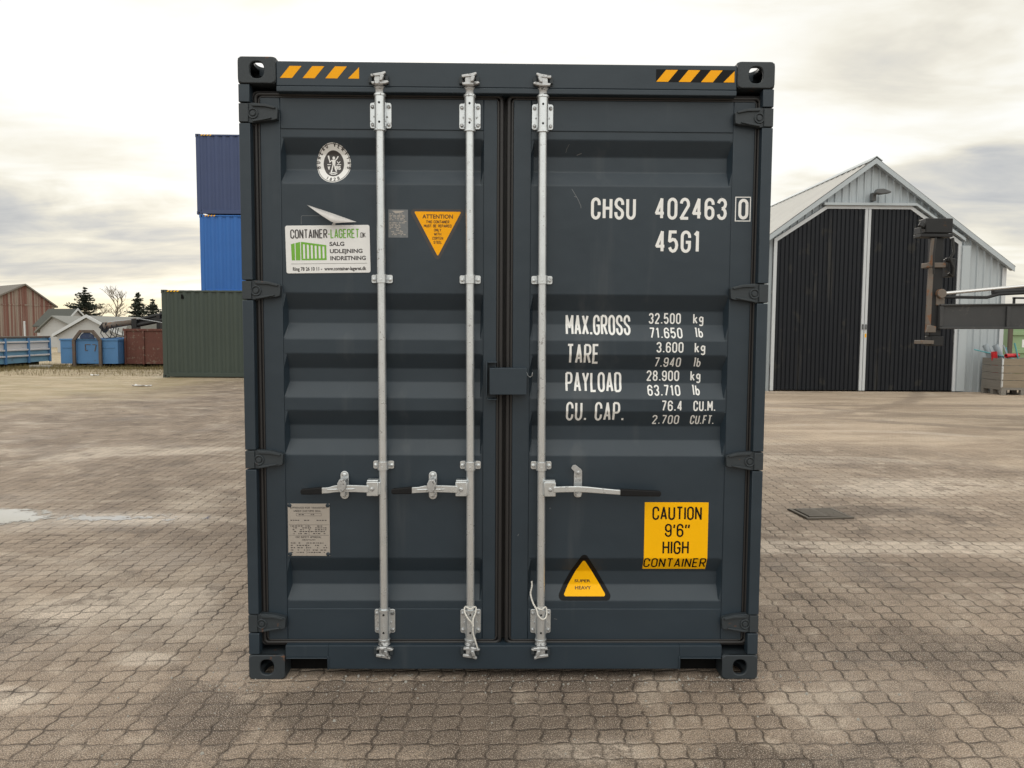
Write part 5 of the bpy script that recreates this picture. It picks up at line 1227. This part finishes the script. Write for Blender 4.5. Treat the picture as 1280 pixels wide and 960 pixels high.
fl = mb.build('floodlight', M['lamp'], hall, bevel=0.006)
mb = MB(); mb.prism([(-0.08, 5.37), (0.08, 5.34), (0.34, 5.38), (0.34, 5.42), (0.14, 5.49), (-0.03, 5.48)], -0.40, -0.22); mb.build('lamp_head', M['lamp'], fl, bevel=0.02)

# ------------------------------------------------------------------ lifting machine in front of the hall
arm = empty('lifting_machine', 'dark lifting arm with rusty upright mast and hydraulic rods before the hall doors', 'lifting machine', (6.9, 9.0, 0))
mb = MB(); mb.prism([(0.08, 1.60), (0.07, 3.19), (0.25, 3.19), (0.27, 1.60)], -0.06, 0.08); mb.build('mast', M['machine'], arm, bevel=0.01)
mb = MB(); mb.prism([(0.0, 1.66), (0.0, 2.35), (0.03, 3.185), (0.095, 3.185), (0.085, 2.35), (0.085, 1.66)], -0.09, -0.061); mb.build('slide_rail', M['rusty'], arm, bevel=0.006)
mb = MB(); mb.box(-0.02, 0.28, -0.105, 0.10, 2.71, 2.79); mb.build('clamp', M['rusty'], arm, bevel=0.01)
mb = MB(); mb.box(-0.08, 0.36, -0.11, 0.11, 3.265, 3.50); mb.build('head_box', M['machine'], arm, bevel=0.012)
mb = MB(); mb.box(-0.16, 0.36, -0.12, 0.12, 3.20, 3.25); mb.tube([(-0.13, -0.05, 3.36), (-0.09, -0.05, 3.42)], 0.055, 10); mb.box(-0.16, -0.145, -0.1, 0.1, 3.251, 3.36); mb.build('head_tray', M['machine'], arm, bevel=0.006)
mb = MB(); mb.tube([(0.34, -0.15, 3.18), (0.36, -0.17, 2.95), (0.31, -0.16, 2.85), (0.37, -0.17, 2.7), (0.36, -0.15, 2.58), (0.30, -0.15, 2.62)], 0.022, 8); mb.tube([(0.06, -0.16, 3.18), (0.03, -0.17, 2.9), (0.05, -0.16, 2.6)], 0.016, 8)
mb.each('hose', M['hose'], arm, smooth=True)
mb = MB(); mb.box(0.31, 0.42, -0.13, 0.05, 2.56, 2.86); mb.box(0.28, 0.33, -0.16, -0.05, 2.80, 2.87); mb.build('valve_block', M['machine'], arm, bevel=0.015)
mb = MB(); mb.box(0.09, 0.30, -0.10, 0.10, 1.44, 1.599); mb.build('foot', M['machine'], arm, bevel=0.01)
mb = MB(); mb.box(-0.07, 0.12, -0.14, 0.12, 1.47, 1.53); mb.prism([(-0.03, 1.66), (0.12, 1.66), (0.12, 1.76), (0.0, 1.78)], -0.18, -0.122); mb.build('toe', M['rusty'], arm, bevel=0.008)
mb = MB(); mb.prism([(0.20, 1.715), (5.0, 1.74), (5.0, 2.20), (0.20, 2.115)], -0.10, 0.16)
mb.prism([(0.20, 2.09), (1.60, 2.115), (1.60, 2.14), (0.20, 2.118)], -0.14, -0.101); mb.prism([(0.20, 1.715), (1.60, 1.722), (1.60, 1.76), (0.20, 1.75)], -0.14, -0.101)
mb.box(0.20, 0.26, -0.13, -0.101, 1.752, 2.088); mb.box(1.30, 1.36, -0.13, -0.101, 1.755, 2.088); mb.build('boom', M['boompaint'], arm, bevel=0.008)
mb = MB(); mb.tube([(0.20, -0.04, 2.285), (4.6, 0.0, 2.72)], 0.028, 12); mb.build('piston_rod', M['chrome'], arm, smooth=True)
mb = MB(); mb.tube([(0.24, -0.06, 2.235), (1.0, -0.06, 2.235), (1.20, -0.06, 2.29), (4.6, 0.0, 2.47)], 0.026, 10); mb.tube([(1.12, -0.02, 2.32), (4.6, 0.02, 2.56)], 0.05, 12); mb.each('hydraulic_pipe', M['machine'], arm, smooth=True)
mb = MB(); mb.tube([(0.22, -0.14, 2.29), (0.22, 0.1, 2.29)], 0.075, 14); mb.box(0.16, 0.30, -0.08, 0.08, 2.10, 2.29); mb.build('pivot', M['rusty'], arm, bevel=0.008)
# its carrier stands just outside the picture
mb = MB(); mb.box(3.3, 6.8, -0.9, 1.0, 0.55, 1.30); mb.box(4.4, 5.2, -0.45, 0.55, 1.301, 2.85); mb.box(5.4, 6.7, -0.8, 0.9, 1.301, 1.9); mb.build('chassis', M['machine'], arm, bevel=0.03)
for x in (3.9, 6.1):
    for y in (-1.02, 0.78):
        mb = MB(); mb.tube([(x, y, 0.55), (x, y + 0.34, 0.55)], 0.55, 28); wh = mb.build('wheel', M['tyre'], arm, bevel=0.04)
        mb = MB(); mb.tube([(x, y - 0.012, 0.55), (x, y - 0.002, 0.55)], 0.28, 20); mb.build('rim', M['rusty'], wh)

# ------------------------------------------------------------------ crate with pipes, pale green container
cr_ = empty('wooden_crate', 'grey wooden pallet-collar crate holding plastic pipes at the right corner of the hall', 'crate', (13.22, 16.55, 0))
mb = MB(); cw, cd, ch0 = 1.2, 0.86, 0.20
for k in range(4):
    z0 = ch0 + k * 0.195; z1 = z0 + 0.186
    mb.box(0.0, 0.022, 0.012, cd, z0, z1); mb.box(cw - 0.022, cw, 0.012, cd, z0, z1); mb.box(0.0225, cw - 0.0225, cd - 0.022, cd, z0, z1)
mb.build('collar_boards', M['wood'], cr_, bevel=0.004)
mb = MB()
for k in range(4): mb.box(0.0225, cw - 0.0225, 0.0, 0.022, ch0 + k * 0.195, ch0 + k * 0.195 + 0.186)
mb.build('front_boards', M['woodbrown'], cr_, bevel=0.004)
mb = MB()
for x in (-0.004, cw - 0.036):
    for k in range(4): mb.box(x, x + 0.04, -0.006, 0.03, ch0 + k * 0.195 + 0.015, ch0 + k * 0.195 + 0.175)
    mb.tube([(x + 0.0, -0.006, ch0), (x, -0.006, ch0 + 0.78)], 0.010, 8)
mb.each('corner_hinge', M['zinc'], cr_, bevel=0.002)
mb = MB(); mb.box(0, cw, 0, cd, 0.135, 0.199)
for x in (0.0, 0.53, cw - 0.14):
    for y in (0.0, 0.36, cd - 0.1): mb.box(x, x + 0.14, y, y + 0.1, 0.0, 0.134)
mb.build('pallet', M['wood'], cr_, bevel=0.003)
def pipe(name, p0, p1, r, mt, label, wall=0.008):
    mb = MB(); p0, p1 = Vector(p0), Vector(p1); d_ = (p1 - p0).normalized()
    mb.tube([p0, p1], r, 16, caps=False); mb.tube([p0 + d_ * 0.001, p1 - d_ * 0.0001], r - wall, 16, caps=False)
    for p in (p0, p1):
        o1 = d_.orthogonal().normalized(); o2 = d_.cross(o1)
        ring_o = [p + (o1 * math.cos(2 * math.pi * i / 16) + o2 * math.sin(2 * math.pi * i / 16)) * r for i in range(17)]
        ring_i = [p + (o1 * math.cos(2 * math.pi * i / 16) + o2 * math.sin(2 * math.pi * i / 16)) * (r - wall) for i in range(17)]
        mb.strip(ring_o, ring_i)
    o = mb.build(name, mt, smooth=True); return tag(o, label, 'pipe', 'pipes in the wooden crate')
bx, by = 13.22, 16.55
pipe('plastic_pipe', (bx + 0.35, by + 0.55, 0.32), (bx - 0.02, by + 0.74, 1.32), 0.075, M['pipegrey'], 'thick grey pipe leaning left in the crate, left of its twin', 0.008)
pipe('plastic_pipe', (bx + 0.60, by + 0.45, 0.32), (bx + 0.18, by + 0.62, 1.32), 0.075, M['pipegrey'], 'thick grey pipe leaning left in the crate, right of its twin', 0.008)
pipe('plastic_pipe', (bx + 0.17, by + 0.50, 0.40), (bx + 0.03, by + 0.42, 1.13), 0.075, M['pipered'], 'upright red pipe with a dark mouth at the left of the crate', 0.012)
pipe('plastic_pipe', (bx + 0.55, by + 0.22, 1.05), (bx + 0.16, by + 0.12, 1.04), 0.055, M['pipered'], 'short red pipe lying across the rim of the crate', 0.010)
pipe('plastic_pipe', (bx + 0.75, by + 0.33, 0.90), (bx - 0.33, by + 0.72, 1.19), 0.016, M['pipeteal'], 'thin teal pipe slanting far out over the left side of the crate', 0.004)
pipe('plastic_pipe', (bx + 0.45, by + 0.30, 0.32), (bx + 0.30, by + 0.36, 1.26), 0.025, M['pipeteal'], 'thin teal pipe leaning beside the thick grey pipes in the crate', 0.004)
pipe('plastic_pipe', (bx + 0.70, by + 0.15, 0.32), (bx + 0.36, by + 0.10, 1.38), 0.02, M['pipeteal'], 'thin teal pipe standing at the front corner of the crate', 0.004)
pipe('plastic_pipe', (bx + 0.52, by + 0.12, 0.32), (bx + 0.14, by + 0.22, 1.32), 0.02, M['pipegrey'], 'thin grey-blue pipe standing near the corner hinge of the crate', 0.004)
o = empty('green_skip', 'pale green ribbed container behind the wooden crate, right of the hall', 'container', (16.95, 22.0, 0))
mb = MB(); mb.box(0, 2.4, 0, 6.0, 0.15, 2.5); mb.build('body', M['palegreen'], o)
mb = MB()
for z in (0.30, 0.95, 1.55, 2.05): mb.prismx([(-0.07, z + 0.02), (-0.001, z), (-0.001, z + 0.16), (-0.07, z + 0.14)], 0.10, 2.3)
mb.build('side_rib', M['palegreen'], o)
mb = MB(); mb.box(-0.02, 0.10, -0.09, 0.0, 0.15, 2.5); mb.box(2.3, 2.42, -0.09, 0.0, 0.15, 2.5); mb.each('corner_post', M['hookframe'], o)
mb = MB(); mb.box(-0.03, 2.43, -0.10, 6.03, 2.501, 2.60); mb.bar((0.1, -0.05, 2.62), (0.1, -0.05, 2.82), 0.06, 0.06, (1, 0, 0)); mb.bar((1.2, -0.05, 2.62), (1.2, -0.05, 2.82), 0.06, 0.06, (1, 0, 0)); mb.bar((0.06, -0.05, 2.80), (1.24, -0.05, 2.80), 0.06, 0.06); mb.build('rim', M['machine'], o)
mb = MB(); mb.box(0.48, 0.92, -0.005, -0.001, 1.16, 1.42); mb.build('white_label', M['offwhite'], o)
mb = MB(); mb.box(0.2, 0.4, 0.1, 5.9, 0, 0.149); mb.box(2.0, 2.2, 0.1, 5.9, 0, 0.149); mb.each('runner', M['darkunder'], o)

# ------------------------------------------------------------------ drain, litter, dry grass
dr = empty('drain_cover', 'sunken square iron drain cover with one raised edge in the paving at right', 'drain cover', (2.90, 3.32, 0), 6)
dr.scale = (0.74, 0.74, 1)
mb = MB(); mb.box(-0.30, 0.30, -0.26, -0.225, 0.001, 0.018); mb.box(-0.30, 0.30, 0.225, 0.26, 0.001, 0.012); mb.box(-0.30, -0.265, -0.2245, 0.2245, 0.001, 0.022); mb.box(0.265, 0.30, -0.2245, 0.2245, 0.001, 0.012); mb.build('frame', M['iron'], dr, bevel=0.004)
mb = MB(); mb.box(-0.264, 0.264, -0.224, 0.224, 0.0015, 0.0045); mb.build('gap', M['hole'], dr)
mb = MB()
for i in range(7): mb.hexa([(-0.24, -0.19 + i * 0.056, 0.008), (0.25, -0.19 + i * 0.056, 0.006), (0.25, -0.152 + i * 0.056, 0.006), (-0.24, -0.152 + i * 0.056, 0.008), (-0.24, -0.19 + i * 0.056, 0.026), (0.25, -0.19 + i * 0.056, 0.014), (0.25, -0.157 + i * 0.056, 0.014), (-0.24, -0.157 + i * 0.056, 0.026)])
mb.box(-0.02, 0.02, -0.19, 0.19, 0.010, 0.018); mb.build('grate', M['iron'], dr, bevel=0.003)
for (lx, ly, sc, lab) in ((-10.15, 18.2, 0.30, 'white scrap of packing sheet lying flat on the yard before the dark green container'), (-13.9, 22.8, 0.16, 'small white scrap of paper on the ground before the blue hook-lift skip')):
    rq = random.Random(int(lx * 10)); mb = MB(); G_ = [[mb.b.verts.new((lx + (i / 6 - 0.5) * sc * 1.6 + rq.gauss(0, 0.01), ly + (j / 4 - 0.5) * sc * 0.8 + rq.gauss(0, 0.01), 0.008 + abs(rq.gauss(0, 0.022)))) for j in range(5)] for i in range(7)]
    for i in range(6):
        for j in range(4): mb.b.faces.new((G_[i][j], G_[i + 1][j], G_[i + 1][j + 1], G_[i][j + 1]))
    o = mb.build('paper_scrap', M['offwhite'], smooth=True); md = o.modifiers.new('thick', 'SOLIDIFY'); md.thickness = 0.002; tag(o, lab, 'litter')
rnd = random.Random(31)
mb = MB()
for _ in range(5200):
    if rnd.random() < 0.55: x, y = rnd.uniform(-19.8, -12.5), rnd.gauss(27.3, 0.5)
    elif rnd.random() < 0.5: x, y = rnd.uniform(-19.6, -18.3), rnd.uniform(24.5, 30)
    else: x, y = rnd.uniform(-19, -11.4), rnd.uniform(22.5, 27.5)
    hgt = rnd.uniform(0.03, 0.16) * (1.5 if rnd.random() < 0.15 else 1); a = rnd.uniform(0, 6.28); l_ = rnd.uniform(0, 0.08)
    wx, wy = math.cos(a) * 0.008, math.sin(a) * 0.008; ox, oy = rnd.gauss(0, l_), rnd.gauss(0, l_)
    mb.face([(x - wx, y - wy, 0), (x + wx, y + wy, 0), (x + ox, y + oy, hgt)])
tag(mb.build('dry_grass', M['stubble']), 'short dead grass round the feet of the skips at left', 'grass', kind='stuff')

rnd = random.Random(77); mb = MB()
for _ in range(520):
    if rnd.random() < 0.55: x, y = rnd.uniform(-1.6, 1.6), -abs(rnd.gauss(0, 0.10)) + 0.05
    else: x, y = rnd.uniform(-2.6, 2.6), rnd.uniform(-1.0, 1.2)
    if abs(x) < 1.25 and y > 0.09: continue
    r = rnd.uniform(0.002, 0.0055) * (1.6 if rnd.random() < 0.1 else 1); a = rnd.uniform(0, 6.28)
    mb.hexa([(x + r * k * math.cos(a + t), y + r * k * math.sin(a + t), z) for z, k in ((0.0005, 1.0), (r * 0.9, 0.6)) for t in (0, 1.6, 3.1, 4.7)])
tag(mb.build('grit', M['concrete']), 'loose grit scattered on the paving along the foot of the big container', 'grit', kind='stuff')
